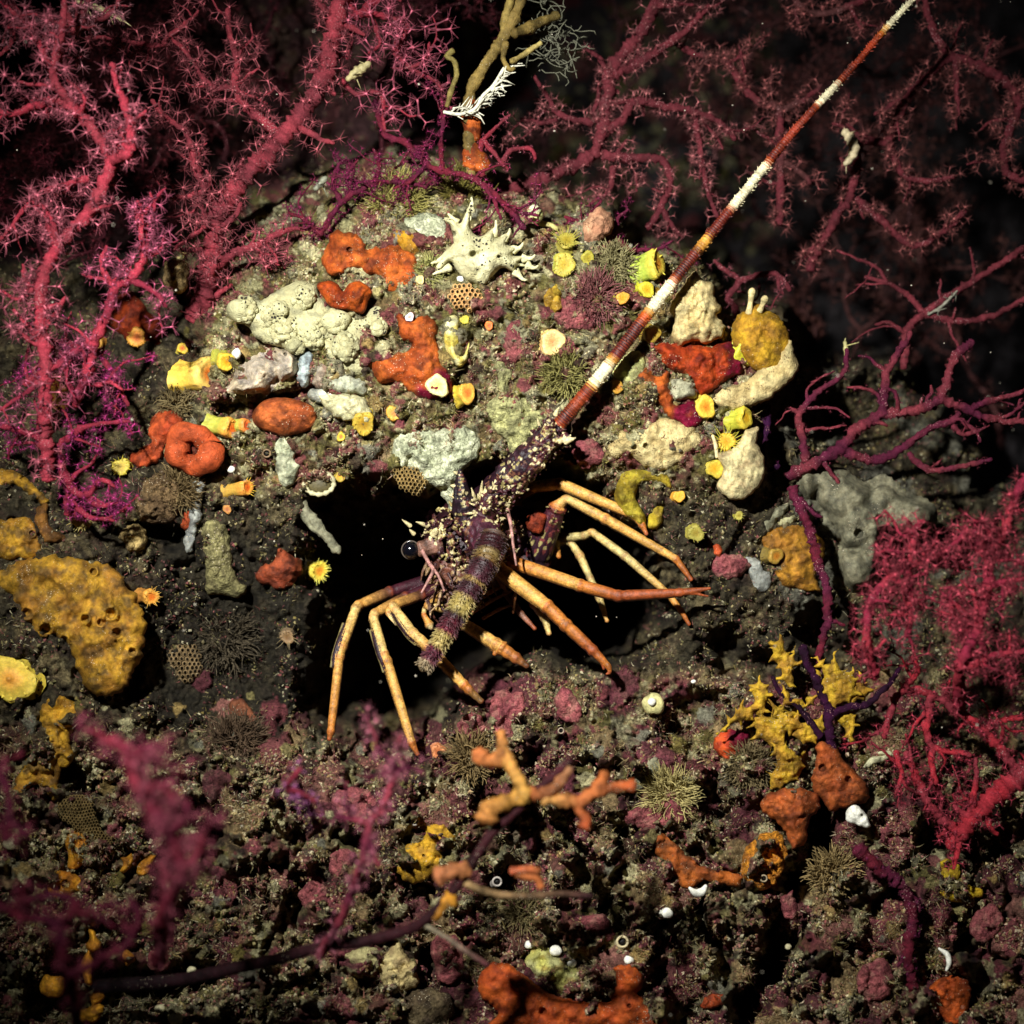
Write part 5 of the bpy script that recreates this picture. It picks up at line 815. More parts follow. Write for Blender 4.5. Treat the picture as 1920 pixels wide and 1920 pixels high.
crust('ochre_sponge', 'mustard two-part crust right of the pink branch, bottom centre', 'sponge', [(745,1625),(760,1590),(790,1575),(800,1552),(830,1545),(855,1565),(852,1600),(830,1612),(815,1640),(780,1655),(752,1648)], 22, (c(196,150,40),c(172,128,36),c(136,100,36)), gY, seed=77, osc=[(794,1604,3,'pit'),(825,1586,6,'pit')])
crust('ring_sponge', 'yellow-green ring sponge around a grey knob right of the legs', 'sponge', [(1152,925),(1165,890),(1195,880),(1225,885),(1250,890),(1258,915),(1235,905),(1205,905),(1192,930),(1200,950),(1212,975),(1205,990),(1180,970),(1160,950)], 16, (c(176,156,48),c(160,136,40),c(130,106,36)), gY, seed=78, jit=2)
crust('ring_sponge', 'yellow-green comma sponge below the broken yellow ring', 'sponge', oval(1230,970,14,24,25), 14, (c(176,152,44),c(150,126,40),c(120,96,34)), gY, seed=79, jit=1.5)
crust('ochre_sponge', 'mustard knobs under the yellow-green cup on the mound top', 'sponge', [(1020,560),(1035,535),(1055,540),(1072,560),(1060,580),(1035,590)], 20, (c(190,156,50),c(170,130,44),c(140,104,40)), gY, seed=80, lumps=(6,10,16))
crust('ochre_sponge', 'ochre patch right of the two-humped orange sponge', 'sponge', [(738,440),(760,430),(778,445),(786,470),(770,478),(750,464)], 14, (c(180,130,30),c(156,108,28),c(120,84,28)), gY, seed=81)
crust('ochre_sponge', 'ochre smear behind the antenna by the yellow cups', 'sponge', [(1225,540),(1250,525),(1270,520),(1262,545),(1240,560),(1220,570)], 14, (c(156,120,30),c(130,96,28),c(100,74,28)), gY, seed=82)
crust('ochre_sponge', 'amber ring sponge with a dark eye in the lower left', 'sponge', oval(118,1660,34,27,0,12,.07), 24, (c(206,140,36),c(186,116,30),c(140,84,30)), gY, seed=83, osc=[(123,1658,9,'pit')])
for q, (lb, x, y, rx, ry) in enumerate([('amber lump above the ring with dark eye, lower left', 145,1590,24,34),('small amber knob right of the amber ring, lower left', 236,1620,12,18),('second amber knob behind pink fan, lower left', 274,1622,12,24),('thin amber spike in the lower left rubble', 182,1722,13,22),('amber shelf with white lip in the lower left', 176,1766,24,14),('amber double shelf beneath the amber spike', 165,1815,30,14),('amber tongue at the bottom left', 183,1872,20,12),('amber rod at the very bottom left', 168,1905,26,16),('dim amber patch near the bottom left corner', 98,1850,24,24),('amber nub at right of the bottom left crack', 240,1798,14,16)]):
    crust('ochre_sponge', lb, 'sponge', oval(x,y,rx,ry,20*q,9,.16), 18, (c(206,144,40),c(180,116,34),c(140,84,32)), gY, seed=90+q, jit=3)
crust('ochre_sponge', 'brown-ochre patch behind magenta fan at left', 'sponge', [(80,705),(110,700),(138,720),(130,760),(105,772),(78,745)], 16, (c(140,90,30),c(116,72,28),c(90,56,28)), gY, seed=101)
crust('ochre_sponge', 'ochre fleck between the ledge cracks at lower right', 'sponge', [(1770,1610),(1800,1625),(1795,1650),(1765,1640)], 12, YL, gY, seed=102)
crust('ochre_sponge', 'yellow streak on the knobbly ledge at far lower right', 'sponge', [(1760,1670),(1800,1660),(1835,1665),(1840,1680),(1800,1690),(1775,1688)], 10, YL, gY, seed=103)
# --- the spiky yellow growth: flaps are its parts
def flaps(name, label, items, cols, group=None):
    x, y = items[0][0][0]; t = thing(name, label, 'bryozoan', P(x, y, 40), group)
    for q, (ol, h, th) in enumerate(items):
        m = MB(); cushion(m, spiky(ol, 5, 15, 12, q), th, cols, seed=120 + q + int(x) % 7, jit=5, h=h, back=8, spread=2.2, amp=5, nsc=16, ridge=2, tiltx=.15 * (-1) ** q, tilty=-.12); m.build('flap', M['sponge'], t)
    return t
YF = (c(190,152,42), c(166,124,38), c(130,92,36))
flaps('leafy_bryozoan', 'ochre leafy growth of spiky flaps above the rusty orange sponges', [
 ([(1450,1212),(1462,1200),(1472,1204),(1478,1228),(1486,1222),(1492,1240),(1500,1252),(1486,1256),(1492,1275),(1480,1290),(1465,1280),(1462,1250),(1448,1235)],52,10),
 ([(1462,1282),(1474,1290),(1480,1305),(1500,1312),(1520,1305),(1535,1300),(1530,1318),(1505,1330),(1480,1325),(1466,1305)],62,10),
 ([(1408,1290),(1425,1275),(1440,1290),(1440,1320),(1428,1345),(1410,1335),(1412,1310)],44,10),
 ([(1350,1375),(1362,1352),(1382,1330),(1384,1318),(1398,1324),(1412,1318),(1416,1340),(1410,1350),(1388,1352),(1370,1362)],56,9),
 ([(1410,1350),(1440,1340),(1470,1345),(1500,1340),(1496,1365),(1470,1375),(1468,1400),(1440,1395),(1420,1385)],48,10),
 ([(1445,1320),(1475,1328),(1500,1335),(1495,1358),(1465,1352),(1444,1345)],36,10),
 ([(1492,1362),(1515,1350),(1545,1345),(1550,1370),(1530,1390),(1512,1400),(1495,1390)],50,10),
 ([(1450,1400),(1475,1398),(1498,1410),(1505,1435),(1498,1462),(1470,1475),(1442,1478),(1445,1450),(1455,1430)],58,14)], YF)
flaps('leafy_bryozoan', 'yellow antler-like growth beside red bush on the right', [
 ([(1522,1255),(1535,1262),(1545,1270),(1530,1232),(1552,1250),(1560,1245),(1562,1220),(1572,1240),(1582,1262),(1600,1255),(1605,1285),(1600,1310),(1580,1320),(1560,1328),(1550,1305),(1540,1290),(1530,1275)],66,12),
 ([(1590,1290),(1605,1275),(1612,1260),(1618,1282),(1640,1290),(1625,1305),(1600,1318),(1588,1305)],58,10),
 ([(1568,1335),(1590,1332),(1606,1345),(1604,1370),(1592,1390),(1584,1370),(1572,1358)],48,8)], YF)
# --- pink coralline crusts and other rock patches
for q, (lb, ol) in enumerate([('pink lobed crust on the ledge in front of the hole, with pale edge', [(925,1300),(945,1292),(960,1300),(978,1296),(985,1320),(975,1345),(958,1362),(965,1380),(940,1385),(925,1370),(918,1340)]),('mauve pink crust left of the pale-edged pink crust', oval(882,1358,26,30,10)),('pink crust at right of the lobster\'s legs', [(1335,1050),(1360,1038),(1390,1045),(1408,1060),(1390,1080),(1360,1085),(1335,1075)]),('pink crust streak on the ledge, below the orange claw', oval(1065,1325,24,40,-20)),('pink plate in the lower left rubble near the bottom', oval(300,1800,26,20,-20)),('rosy plate beneath the pink blurred sprig', oval(668,1505,40,34,12)),('rosy lump left of the mustard crust', oval(640,1620,24,30)),('pink crust beside dark cleft at bottom centre-left', oval(590,1680,26,34,10)),('pink crust patch right of the dead branch base', oval(840,1800,34,46,-12)),('rose crust on the bottom ledge right of centre', oval(1230,1530,60,26,-8)),('mauve crust under the amber sponge', oval(1480,1700,16,26)),('wine-pink patch on the mound right of the long orange sponge', oval(1075,585,46,34,20)),('wine-pink patch under the pale orange disc cup', oval(965,640,22,40)),('pink crust on the knobbly ledge at lower right', oval(1640,1840,36,40)),('pink crust at the far right of the ledge', oval(1850,1730,30,40,20)),('dusky pink patch right of the antenna base', oval(1100,850,30,26)),('brick pink crust in the middle of bottom ledge', oval(1120,1740,36,26,20))]):
    crust('coralline_crust', lb, 'coralline crust', ol, 13, PK if q < 6 else (PK[0]*.8, PK[1]*.8, PK[2]*.8), gP, 'rock', seed=140+q, jit=6, amp=4, nsc=14)
# --- lacy bryozoans
lace('lace_bryozoan', 'tan lacy fan pierced by oval windows on the mound', [(838,545),(858,530),(880,530),(898,545),(904,568),(890,584),(868,584),(848,572)], 5.4, c(206,160,104), seed=1, h=42)
lace('lace_bryozoan', 'fine tan net hanging left of the lobster above the hole', [(740,885),(765,875),(790,885),(800,905),(788,925),(765,925),(748,910)], 4.4, c(150,124,76), seed=2, h=22)
lace('lace_bryozoan', 'dim round net on the dark lower left wall', [(305,1240),(320,1212),(350,1205),(372,1220),(376,1255),(355,1278),(322,1276)], 5.2, c(130,108,76), seed=3)
lace('lace_bryozoan', 'brown woven net plate in the lower left rubble', [(110,1500),(150,1490),(175,1510),(185,1545),(212,1575),(205,1610),(170,1590),(140,1550),(115,1530)], 3.6, c(120,100,62), seed=4)
# ------------------------------------------------------------------ cup corals
Y1 = c(226,190,44); Y2 = c(206,186,60); YG = c(176,176,60); OY = c(236,168,54); O2 = c(226,120,44); PL = c(240,214,120)
cup('big swollen yellow cup coral left of the grey-pink lobed sponge', 398, 704, 31, (1.9, -.25), 58, c(240,200,70), c(244,206,90), O2, 0, .3, 5)
cup('round yellow cup coral next to the big swollen one, above it', 432, 682, 18, (.6,.35), 34, YG, Y1, c(220,150,30))
cup('small yellow cup coral left of the big swollen one', 346, 655, 10, (.3,-.2), 18, Y2, Y1, O2)
cup('small orange cup coral among magenta fan branches', 263, 636, 17, (.2,.1), 26, c(200,130,40), OY, O2, 12, .35)
cup('mottled amber cup coral left of the small orange one', 184, 645, 14, (-.1,.1), 22, c(190,130,40), c(220,160,50), c(150,80,30), 12, .3)
cup('long greenish cup coral with orange mouth above the ring sponge', 440, 805, 19, (1.9,.25), 46, YG, OY, c(240,110,40), 8, .25, 4)
cup('slim cup coral with red-orange mouth beside the long greenish one', 466, 799, 13, (1.9,.05), 30, YG, c(236,140,50), c(230,80,36), 0, .3, 3)
cup('orange cup coral with open tentacles above olive slab', 468, 914, 15, (1.8,-.25), 44, c(190,150,50), c(240,160,50), c(230,100,30), 16, .55, tcol=c(240,190,70))
cup('bright yellow bushy cup coral by the hole\'s left rim', 602, 1070, 18, (.9,.1), 28, c(190,170,60), c(236,210,60), c(236,150,50), 26, .55, tcol=c(244,226,100))
cup('orange cup coral with pale fingers right of the vented ochre sheet', 290, 1118, 15, (1.0,.1), 30, c(176,120,40), OY, c(230,120,40), 18, .7, tcol=c(230,170,80))
cup('large yellow knobbly cup coral at the left edge', 34, 1270, 38, (.1,-.2), 34, c(214,190,60), c(240,210,70), c(240,170,70), 18, .16, 7, tcol=c(240,206,80), sag=-.7)
cup('pale yellow cup coral on the magenta rim of the tall orange sponge', 822, 726, 20, (.15,.1), 28, c(220,210,110), c(246,232,140), c(240,214,110))
cup('golden cup coral just right of the pale yellow one', 878, 739, 18, (.7,-.1), 30, c(206,180,50), c(240,180,60), c(236,120,50))
cup('small orange-yellow cup coral below the tall orange sponge', 740, 776, 14, (.1,.0), 18, c(200,150,40), c(226,170,50), O2, 9, .25)
cup('yellow cup coral half hidden under the white finger sponge', 684, 796, 21, (.1,.4), 22, c(176,150,36), c(190,160,40), c(160,120,30), 12, .2)
cup('tiny yellow cup coral left of the half-hidden one', 641, 820, 8, (.1,.1), 12, c(190,150,40), Y1, O2)
cup('pale orange disc cup coral alone in the middle of mound', 1036, 645, 23, (.12,.1), 26, c(226,190,100), c(244,204,120), c(244,150,90), sag=.12)
cup('large yellow-green blossom-shaped cup coral left of the antenna', 1232, 498, 24, (1.5,-.35), 44, c(170,186,60), c(220,200,60), c(240,160,50), 6, .35, 5)
cup('yellow cup coral tucked under the blossom-shaped one', 1212, 546, 15, (.4,.1), 22, c(196,196,40), c(226,210,50), c(220,170,40))
cup('small gold cup coral left of the antenna', 1167, 561, 12, (.3,.1), 16, Y2, OY, c(230,150,40))
cup('yellow-green cup coral above mustard knobs on top of mound', 1058, 500, 21, (.1,.1), 22, YG*.9, c(190,176,60), c(180,150,40), 14, .25)
cup('yellow-green soft cup coral near the mound skyline', 1102, 488, 13, (.2,.3), 20, YG*.8, c(180,170,50), c(160,140,40))
cup('lemon oval cup coral at the crimson end of the blocky red sponge', 1394, 668, 22, (.5,.5), 20, c(206,206,50), c(236,232,60), c(220,210,50), sag=.02)
cup('yellow cup coral with orange mouth beneath the blocky red sponge', 1321, 765, 20, (.3,.0), 24, c(220,200,70), c(240,204,60), c(240,140,40))
cup('yellow-green faceted cup coral below the speckled slab', 1396, 785, 18, (1.0,-.1), 32, c(186,186,50), c(220,196,50), c(236,180,40), 0, .3, 5)
cup('mustard cup coral with fanned thin tentacles below the faceted one', 1360, 828, 17, (.0,-.4), 20, c(190,160,40), c(226,180,40), c(220,140,30), 26, 1.3, tcol=c(190,176,60))
cup('plain yellow-green cup coral on the beige flap', 1338, 880, 17, (.15,.1), 20, YG, c(210,186,50), c(230,160,40))
cup('little orange-yellow cup coral right of the yellow ring sponge', 1272, 931, 11, (.1,.0), 14, c(210,150,40), c(240,180,50), OY)
cup('small amber cup coral by the antenna near its lower white band', 1157, 727, 12, (.2,.1), 16, c(170,130,30), c(200,150,36), c(180,110,30))
cup('dim amber cup coral behind antenna, left of the blocky red sponge', 1222, 630, 16, (.4,.3), 24, c(150,126,36), c(180,150,40), c(160,120,36))
cup('tiny orange cup coral in a grey collar on the mound', 917, 612, 8, (.05,.1), 10, c(210,120,40), c(236,120,36), c(200,80,30))
cup('tiny cream cup coral at the right tip of the two-humped sponge', 789, 527, 8, (.3,.1), 12, PL, c(240,210,130), PL)
cup('tiny white cup coral on top of the tall orange sponge', 769, 596, 8, (.1,-.1), 12, c(226,220,200), c(236,226,210), c(150,130,110))
cup('tiny yellow tufted cup coral beside the fluted white sponge', 872, 601, 8, (.1,.1), 10, Y2, c(206,190,50), Y2, 12, .8)
cup('yellow-green soft cup coral on the slope right of the legs', 1303, 1000, 15, (.1,.1), 16, c(150,140,50), c(170,160,60), c(150,130,50), 10, .5)
cup('tiny yellow starry cup coral on the dark slope right of the legs', 1384, 967, 8, (.1,.1), 10, c(160,150,50), c(190,180,70), c(160,140,50), 12, .8)
cup('tiny yellow cup coral right of the limpet ring', 640, 894, 10, (.3,.1), 14, c(160,140,40), c(190,160,50), OY)
cup('tawny tentacled cup coral on the dark lower left wall', 541, 1193, 13, (.1,.1), 16, c(110,92,60), c(140,112,66), c(110,80,44), 14, 1.3, tcol=c(140,120,86))
cup('yellow bushy cup coral under the magenta fan, beside ring sponge lobe', 232, 876, 16, (.1,-.1), 20, c(160,140,40), c(196,176,50), c(180,150,40), 20, .6)
cup('pale shaggy cup coral hanging under the magenta fan', 158, 975, 18, (.1,.3), 22, c(130,110,66), c(180,160,80), c(150,120,60), 22, .7)
cup('faint gold cup coral above the olive slab', 428, 955, 8, (.1,.1), 10, c(150,110,40), c(190,130,50), c(160,90,40))
cup('dim yellow cup coral half inside the right ochre crust', 1452, 1042, 15, (.5,.1), 24, c(130,110,40), c(176,140,44), c(190,120,40))
cup('small tan cup coral, star-topped, on the ledge beside the leg tip', 823, 1408, 13, (.1,.1), 12, c(180,110,60), c(206,130,70), c(170,90,50), 9, .4)
cup('yellow anemone-like cup coral on the mound skyline', 1062, 452, 18, (.1,-.6), 16, c(150,140,50), c(170,156,50), c(150,130,40), 24, 1.2, tcol=c(170,160,70))
# ------------------------------------------------------------------ shells, tubes, fragments
def bit(name, label, cat, pts, rad, col, h=0, mt='shell', group=None, seg=9):
    a = catmull([(x, y, 0) for x, y in pts], 3); hh = HN(a[:, 0], a[:, 1]).max() * .5 + HS(a[:, 0], a[:, 1]) * .5 + h; n = len(a)
    r = np.interp(np.linspace(0, 1, n), np.linspace(0, 1, len(rad)), rad); m = MB(); m.tube(P(a[:, 0], a[:, 1], hh), r * S, col, seg); return tag(m.build(name, M[mt]), label, cat, group)
gS = 'shell bits on the rock'; wht2 = c(244,240,224)
crust('shell_fragment', 'white chipped shell fragment under the rusty dome sponge', 'shell', [(1588,1520),(1600,1510),(1615,1516),(1628,1536),(1634,1550),(1620,1552),(1600,1544),(1586,1540)], 10, (wht2,wht2,c(200,196,180)), gS, 'shell', seed=201, jit=2.5, osc=[(1616,1528,3,'pit')], h=90)
bit('shell_fragment', 'white crescent shell at the end of the orange-brown streak', 'shell', [(1292,1664),(1304,1674),(1316,1672),(1324,1660)], [2,7,8,3], wht2, 26, group=gS)
bit('shell_fragment', 'thin white crescent shell near the bottom right orange square', 'shell', [(1760,1778),(1776,1790),(1779,1806),(1774,1820)], [2,5,5,2], wht2, 26, group=gS)
bit('shell_fragment', 'cream shell scroll by the purple foot of coral-red fan', 'shell', [(1622,1440),(1636,1426),(1656,1422),(1668,1412),(1640,1412)], [4,7,5,4,2], c(196,190,150), 30, group=gS)
m = MB(); a = np.linspace(0, 6.28, 40); m.tube(P(598+28*np.cos(a), 906+21*np.sin(a), float(HS(598,906))+34), 4.5*S*(1+.3*np.sin(a*13)), c(190,180,140), 9); m.ball(P(598,908,float(HS(598,906))+24), 24*S, c(90,80,50), 18, (1,.4,.8)); tag(m.build('limpet_shell', M['shell']), 'upturned limpet shell ring below the grey teardrop sponge', 'shell', gS)
m = MB(); m.ball(P(1226,1320,8), 20*S, c(200,190,130), 18, (1,.7,1), .16, 3); m.ball(P(1222,1316,22), 8*S, wht2, 12, (1,1,1), .1, 4); tag(m.build('barnacle', M['shell']), 'cream barnacle with white tip on the dark ledge below the claws', 'barnacle', gS)
m = MB(); m.ball(P(1003,402,-24), 16*S, c(190,190,130), 18, (1,.8,1.1), .08, 5); m.ball(P(1003,396,-20), 12*S, c(220,214,170), 14, (1,.8,1), .08, 6); tag(m.build('sea_squirt', M['coral']), 'pale green bead-like sea squirt on the skyline of mound', 'sea squirt')
bit('worm_tube', 'pale curved worm tube below the bead-like sea squirt', 'worm tube', [(1000,412),(1018,420),(1035,424),(1045,430)], [4,6,6,4], c(190,176,110), 14)
crust('shell_fragment', 'small bright white shell chip behind round yellow cup', 'shell', [(434,662),(446,652),(452,664),(444,674)], 8, (wht2,wht2,wht2), gS, 'shell', seed=203, h=24, jit=1)
bit('worm_tube', 'white thin worm tube left of the mustard tentacled cup', 'worm tube', [(1336,816),(1342,836),(1344,858)], [3,4,3], c(220,200,150), 12)
for q, (lb, x, y, r, cl) in enumerate([('white ring-mouthed worm tube beside the dead branch', 932,1653,8,c(170,160,150)),('small white ring tube near the mustard crust', 777,1540,7,c(140,130,120)),('cream ring tube above the big bottom orange sponge\'s right arm', 1167,1766,10,c(196,180,140)),('ring-mouthed tube low in the amber sponge', 1432,1647,6,c(170,150,120)),('tiny worm tube ring on the ledge lip', 1052,1370,5,c(160,140,120)),('brown ring tube on the sleeve left of the limpet', 500,850,7,c(120,96,70))]):
    h = float(HS(x,y))+14; m = MB(); z = np.linspace(0,1,8); m.tube(P(x-6*(1-z), y+4*(1-z), h-16+22*z), r*.95*S, cl, 14, cap=False); m.ball(P(x,y,h), r*.62*S, c(20,16,14), 10, (1,.5,1)); a = np.linspace(0,6.28,20); m.tube(P(x+r*np.cos(a), y+r*np.sin(a), h+6), r*.24*S, cl*1.15, 7); tag(m.build('worm_tube', M['shell']), lb, 'worm tube', 'worm tubes on the rock')
for q, (lb, x, y, r) in enumerate([('white shell grain at the upper edge of the yellowish knobbly crust', 992,1772,9),('larger white shell grain right of the crust-edge one, above the bottom orange sponge', 1042,1782,11),('white shell grain nearest the bottom orange sponge\'s saddle', 1072,1806,9),('bluish white shell chip right of centre at the bottom', 1250,1712,12),('white grain on the rocky lip of ledge', 1300,1278,5),('small white pebble by the twin yellow cups', 1318,778,5),('tiny white grain under the star sponge', 864,524,7),('pale pebble above the olive slab', 433,880,9),('white chip at the base of the dead branch', 1180,1800,9),('pale pebble in lower right rubble', 1478,1775,6),('cream grain in the lower left rubble', 22,1580,14),('pale chip in shadow under the pink plate', 360,1820,9),('pale pebble among the cream rubble at the bottom left', 255,1905,12),('cream chip at the bottom left of the rubble', 300,1890,10),('cream pebble near the bottom left crack', 330,1910,13)]):
    m = MB(); h = max(float(HN(x,y)), float(HS(x,y))) + r*.7; m.ball(P(x,y,h), r*S, (wht2 if q < 9 else c(200,190,150)), 12, (1,.7,.8), .22, q); tag(m.build('shell_grain', M['shell']), lb, 'shell', 'pale shell grains')
# ------------------------------------------------------------------ dead branches, hydroids, threads
t = thing('dead_sea_fan_branch', 'dark dead branch coated in orange crust reaching over the ledge, blurred', 'branch', P(180, 1850, 240))
ob_ = c(176,112,58); od_ = c(158,88,46)
def br(nm, pts, r0, r1, c0, c1, bumpy=.1):
    m = MB(); a = catmull(pts, 4); n = len(a); s_ = np.linspace(0, 1, n)[:, None]; rg_ = np.random.default_rng(int(pts[0][0])); Q, k = W3(a); m.tube(Q, (r0*(1-s_[:, 0])+r1*s_[:, 0])*.88*(1+bumpy*n2(s_[:, 0]*n*4+pts[0][0], 0*s_[:, 0], 22, 7))*k, np.clip((c0*(1-s_)+c1*s_)*rg_.uniform(.85,1.1,(n,1)), 0, 1), 14, vn=bumpy*.35); m.build(nm, M['sponge'], t)
br('stem', [(180,1850,240),(330,1838,300),(440,1815,350),(520,1798,390),(600,1776,440),(680,1765,470),(760,1745,490),(800,1722,500),(850,1670,500),(890,1610,500),(925,1560,500),(990,1500,500),(1030,1462,490),(1070,1425,470)], 15, 9, c(22,8,13), c(60,20,26))
for pts, r0, r1, a_, b_ in [([(985,1500,500),(975,1470,505),(960,1440,500),(945,1410,490),(940,1372,480)],16,12,c(200,150,70),ob_),([(948,1420,490),(915,1425,490),(892,1412,490)],17,15,ob_,od_),([(985,1492,500),(945,1505,510),(920,1520,510),(910,1540,510)],13,24,c(206,150,64),ob_),([(1000,1490,500),(1040,1478,500),(1070,1440,490)],16,8,od_,c(130,90,60)),([(1015,1500,500),(1055,1500,500),(1085,1506,500)],12,14,c(206,150,80),od_),([(1085,1506,500),(1120,1480,500),(1135,1450,500)],17,13,od_,c(180,100,50)),([(1120,1484,500),(1160,1475,500),(1188,1474,500)],14,12,od_,c(180,84,40)),([(1080,1508,500),(1098,1535,500),(1096,1552,500)],12,12,od_,c(170,76,40)),([(880,1630,500),(850,1632,505),(820,1644,505)],18,17,c(190,120,70),c(180,110,70)),([(815,1722,500),(830,1700,504),(848,1684,504)],10,15,c(170,110,40),c(206,140,44))]: br('orange_crust', pts, r0, r1, a_, b_, .32)
br('side_twig', [(872,1655,500),(900,1668,500),(940,1678,490),(1000,1680,480),(1050,1676,470),(1110,1680,460)], 8, 6, c(150,120,80), c(60,26,34)); br('side_twig', [(798,1735,500),(840,1760,490),(880,1788,480),(915,1810,470)], 5, 6, c(180,166,136), c(110,50,60))
br('orange_crust', [(968,1636,480),(985,1642,480),(1005,1645,480),(1015,1665,480)], 11, 9, od_, c(196,110,60)); br('orange_crust', [(958,1634,484),(990,1630,484),(1012,1634,484)], 9, 8, c(190,90,56), od_)
t = thing('dead_branch', 'dead olive branch with ragged forks rising at the top above the orange stalk', 'branch', P(880, 300, -70))
ol_ = c(126,104,54)
for nm, pts, r0, r1, a_, b_ in [('stem', [(884,330,-70),(880,250,-70),(880,180,-70),(905,130,-60),(938,80,-50),(960,40,-40),(985,-20,-40)], 11, 13, ol_*.8, ol_),('fork', [(942,90,-50),(946,50,-40),(955,10,-30),(962,-20,-30)],9,10,ol_,c(140,120,64)),('fork', [(962,64,-40),(1000,48,-60),(1045,28,-80)],12,9,c(110,90,44),c(96,80,40)),('fork', [(948,80,-40),(944,110,-36),(955,130,-34),(965,128,-34)],7,4,ol_,c(140,118,60)),('fork', [(958,116,-34),(985,100,-34),(1015,80,-30)],6,5,c(150,128,70),c(150,134,80)),('fork', [(838,200,-60),(846,170,-54),(856,140,-50),(852,115,-46),(838,105,-46),(850,95,-46)],5,6,c(120,104,56),c(130,116,62))]: br(nm, pts, r0, r1, a_, b_, .25)
m = MB(); rg = np.random.default_rng(77)
for q in range(60):
    f = rg.random(); x = 830+125*f; y = 212 - 12*f - 70*max(0,f-.45)**1.2*2.2 + rg.normal()*4; L = rg.uniform(10,34); a0 = -.35*f*2 + rg.normal()*.5; p = np.array([[x,y,-40+rg.normal()*8],[x+L*.5*math.cos(a0),y+L*.5*math.sin(a0)+rg.normal()*3,-36+rg.normal()*8],[x+L*math.cos(a0),y+L*math.sin(a0)+rg.normal()*5,-38+rg.normal()*8]]); m.tube(P(p[:,0],p[:,1],p[:,2]), np.array([2.0,1.7,.8])*S, c(226,220,196)*rg.uniform(.7,1.0), 5)
a = catmull([(832,210,-40),(862,214,-36),(890,204,-36),(905,180,-36),(925,160,-36),(945,128,-36)], 3); m.tube(P(a[:,0],a[:,1],a[:,2]), 3.4*S, c(220,214,190), 7)
tag(m.build('thread_tangle', M['shell']), 'tangle of white threads caught on the dead olive branch', 'thread')
m = MB(); rg = np.random.default_rng(78)
for q in range(90):
    x, y = 1030+rg.normal()*22, 70+rg.normal()*34; h = -120+rg.normal()*20; a0 = rg.random()*6.28; p = [np.array([x,y,h])]
    for s_ in range(5): a0 += rg.normal()*.7; p.append(p[-1]+np.array([math.cos(a0)*9,math.sin(a0)*9,rg.normal()*4]))
    p = np.array(p); m.tube(P(p[:,0],p[:,1],p[:,2]), .9*S, c(110,108,90), 4)
o = tag(m.build('hydroid_fuzz', M['turf']), 'wispy grey hydroid fuzz right of the dead olive branch', 'hydroid')
for lb, pts, r, cl, h in [('pale ribbed twig drifting at the top left', [(142,2),(175,12),(205,24),(234,40)],[3,6,5,2],c(220,206,150),-40),('spiny cream amphipod-like husk on the crimson fan near top', [(650,150),(668,136),(694,118)],[4,11,5],c(170,156,110),-60),('grey ribbed husk above the wine thicket', [(590,356),(600,344),(612,332)],[4,8,4],c(130,130,110),-70),('beige curled worm on the maroon fan right of the antenna', [(1582,245),(1596,262),(1602,282),(1592,300),(1584,308)],[7,11,11,9,6],c(196,178,140),-165),('thin whitish twig at the right of dark water', [(1740,590),(1765,575),(1785,555),(1795,545)],[2,3,3,2],c(140,136,120),-205),('pale tip on the thin fan stalk at right', [(1584,640),(1586,655),(1588,672)],[3,5,4],c(190,180,120),-150)]:
    m = MB(); a = catmull(pts, 3); m.tube(P(a[:,0],a[:,1],h), np.interp(np.linspace(0,1,len(a)), np.linspace(0,1,len(r)), r)*S*(1+.15*np.sin(np.arange(len(a))*1.7)), cl, 9)
    for q in range(0, len(a), 3): e = np.random.default_rng(q).normal(size=3); p0 = P(a[q,0],a[q,1],h); m.tube(np.stack([p0, p0+e*7*S, p0+e*10*S]), np.array([1.6,1,.4])*S, cl, 5)
    tag(m.build('drifting_husk' if 'husk' in lb else ('curled_worm' if 'worm' in lb else 'pale_twig'), M['shell']), lb, 'worm' if 'worm' in lb else ('husk' if 'husk' in lb else 'twig'))
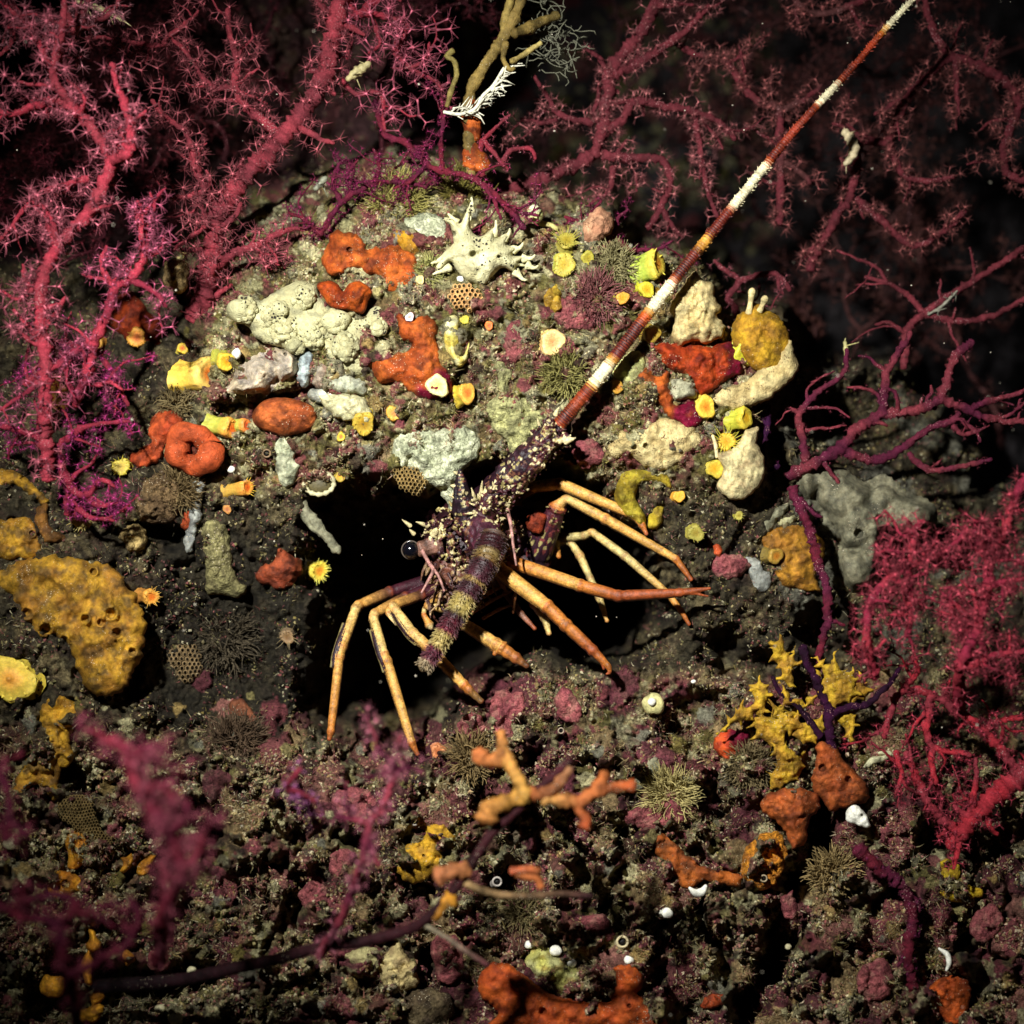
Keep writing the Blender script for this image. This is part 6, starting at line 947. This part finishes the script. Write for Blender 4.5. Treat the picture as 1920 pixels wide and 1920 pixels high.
# hydroid tufts: bushes of fine branched hairs rooted on the rock
def tuft(label, x, y, r, n, col, seed, h=None):
    rg = np.random.default_rng(seed); h0 = float(HS(x, y)) if h is None else h; m = MB()
    for q in range(n):
        a0 = rg.random() * 6.28; ro = r * .6 * math.sqrt(rg.random()); p = [np.array([x + ro * math.cos(a0), y + ro * math.sin(a0), h0])]; d = np.array([math.cos(a0) * .7, math.sin(a0) * .7 - .25, rg.uniform(.3, 1.2)])
        for s_ in range(4): d = d + rg.normal(size=3) * .35; p.append(p[-1] + d / np.linalg.norm(d) * r * .22)
        p = np.array(p); m.tube(P(p[:, 0], p[:, 1], p[:, 2]), np.array([1.4, 1.2, 1, .8, .5]) * S, np.clip(col * rg.uniform(.6, 1.3), 0, 1), 4, cap=False)
    tag(m.build('hydroid_tuft', M['turf']), label, 'hydroid', 'hydroid tufts on the rock')
for q, (lb, x, y, r, n, cl) in enumerate([('olive hair tuft on the left skyline of mound', 745,385,60,420,c(150,140,76)),('green-olive hair tuft behind the star sponge', 872,365,52,300,c(110,100,44)),('olive hair tuft right of the two-humped orange sponge', 805,510,30,200,c(150,146,86)),('grey-olive hair tuft left of the blossom-shaped cup', 1150,500,44,300,c(140,130,90)),('brown hair tuft left of the ochre flaps', 1405,1440,44,360,c(120,104,72)),('brown hair tuft over the fuzzy pillow below ring sponge', 330,920,44,340,c(120,100,66)),('tan hair tuft on the ledge lip right of the leg tips', 885,1420,46,300,c(130,108,70)),('brown hair tuft in the middle of bottom ledge under side twig', 985,1710,40,300,c(120,106,70)),('cream hair tuft along the ledge right of the orange branches', 1255,1490,50,320,c(176,160,104)),('brown hair tuft at the foot of dark lower left wall', 440,1400,60,420,c(96,76,58)),('olive hair tuft on the mound under the pale orange disc', 1060,700,46,300,c(140,132,76)),('wine-brown hair tuft at the upper middle of mound', 1120,560,48,340,c(130,80,78)),('tan hair tuft on the ledge at the lower right', 1560,1640,46,320,c(160,136,90)),('hair tuft behind the fat ring sponge', 330,760,36,240,c(120,104,70)),('grey hair tuft left of the tawny tentacled cup', 420,1200,60,360,c(80,70,54))]):
    tuft(lb, x, y, r, n, cl, 300 + q)

# flecks adrift in the water
m = MB(); rg = np.random.default_rng(91)
for q in range(420): x, y = rg.uniform(-100, 2020, 2); m.ball(P(x, y, rg.uniform(-900, 500)), rg.uniform(.7, 2.0) * S, c(200, 190, 170), 6, (1, rg.uniform(.5, 1), rg.uniform(.5, 1)))
tag(m.build('drifting_flecks', M['polyp']), 'tiny pale flecks adrift in the water', None, None, 'stuff')
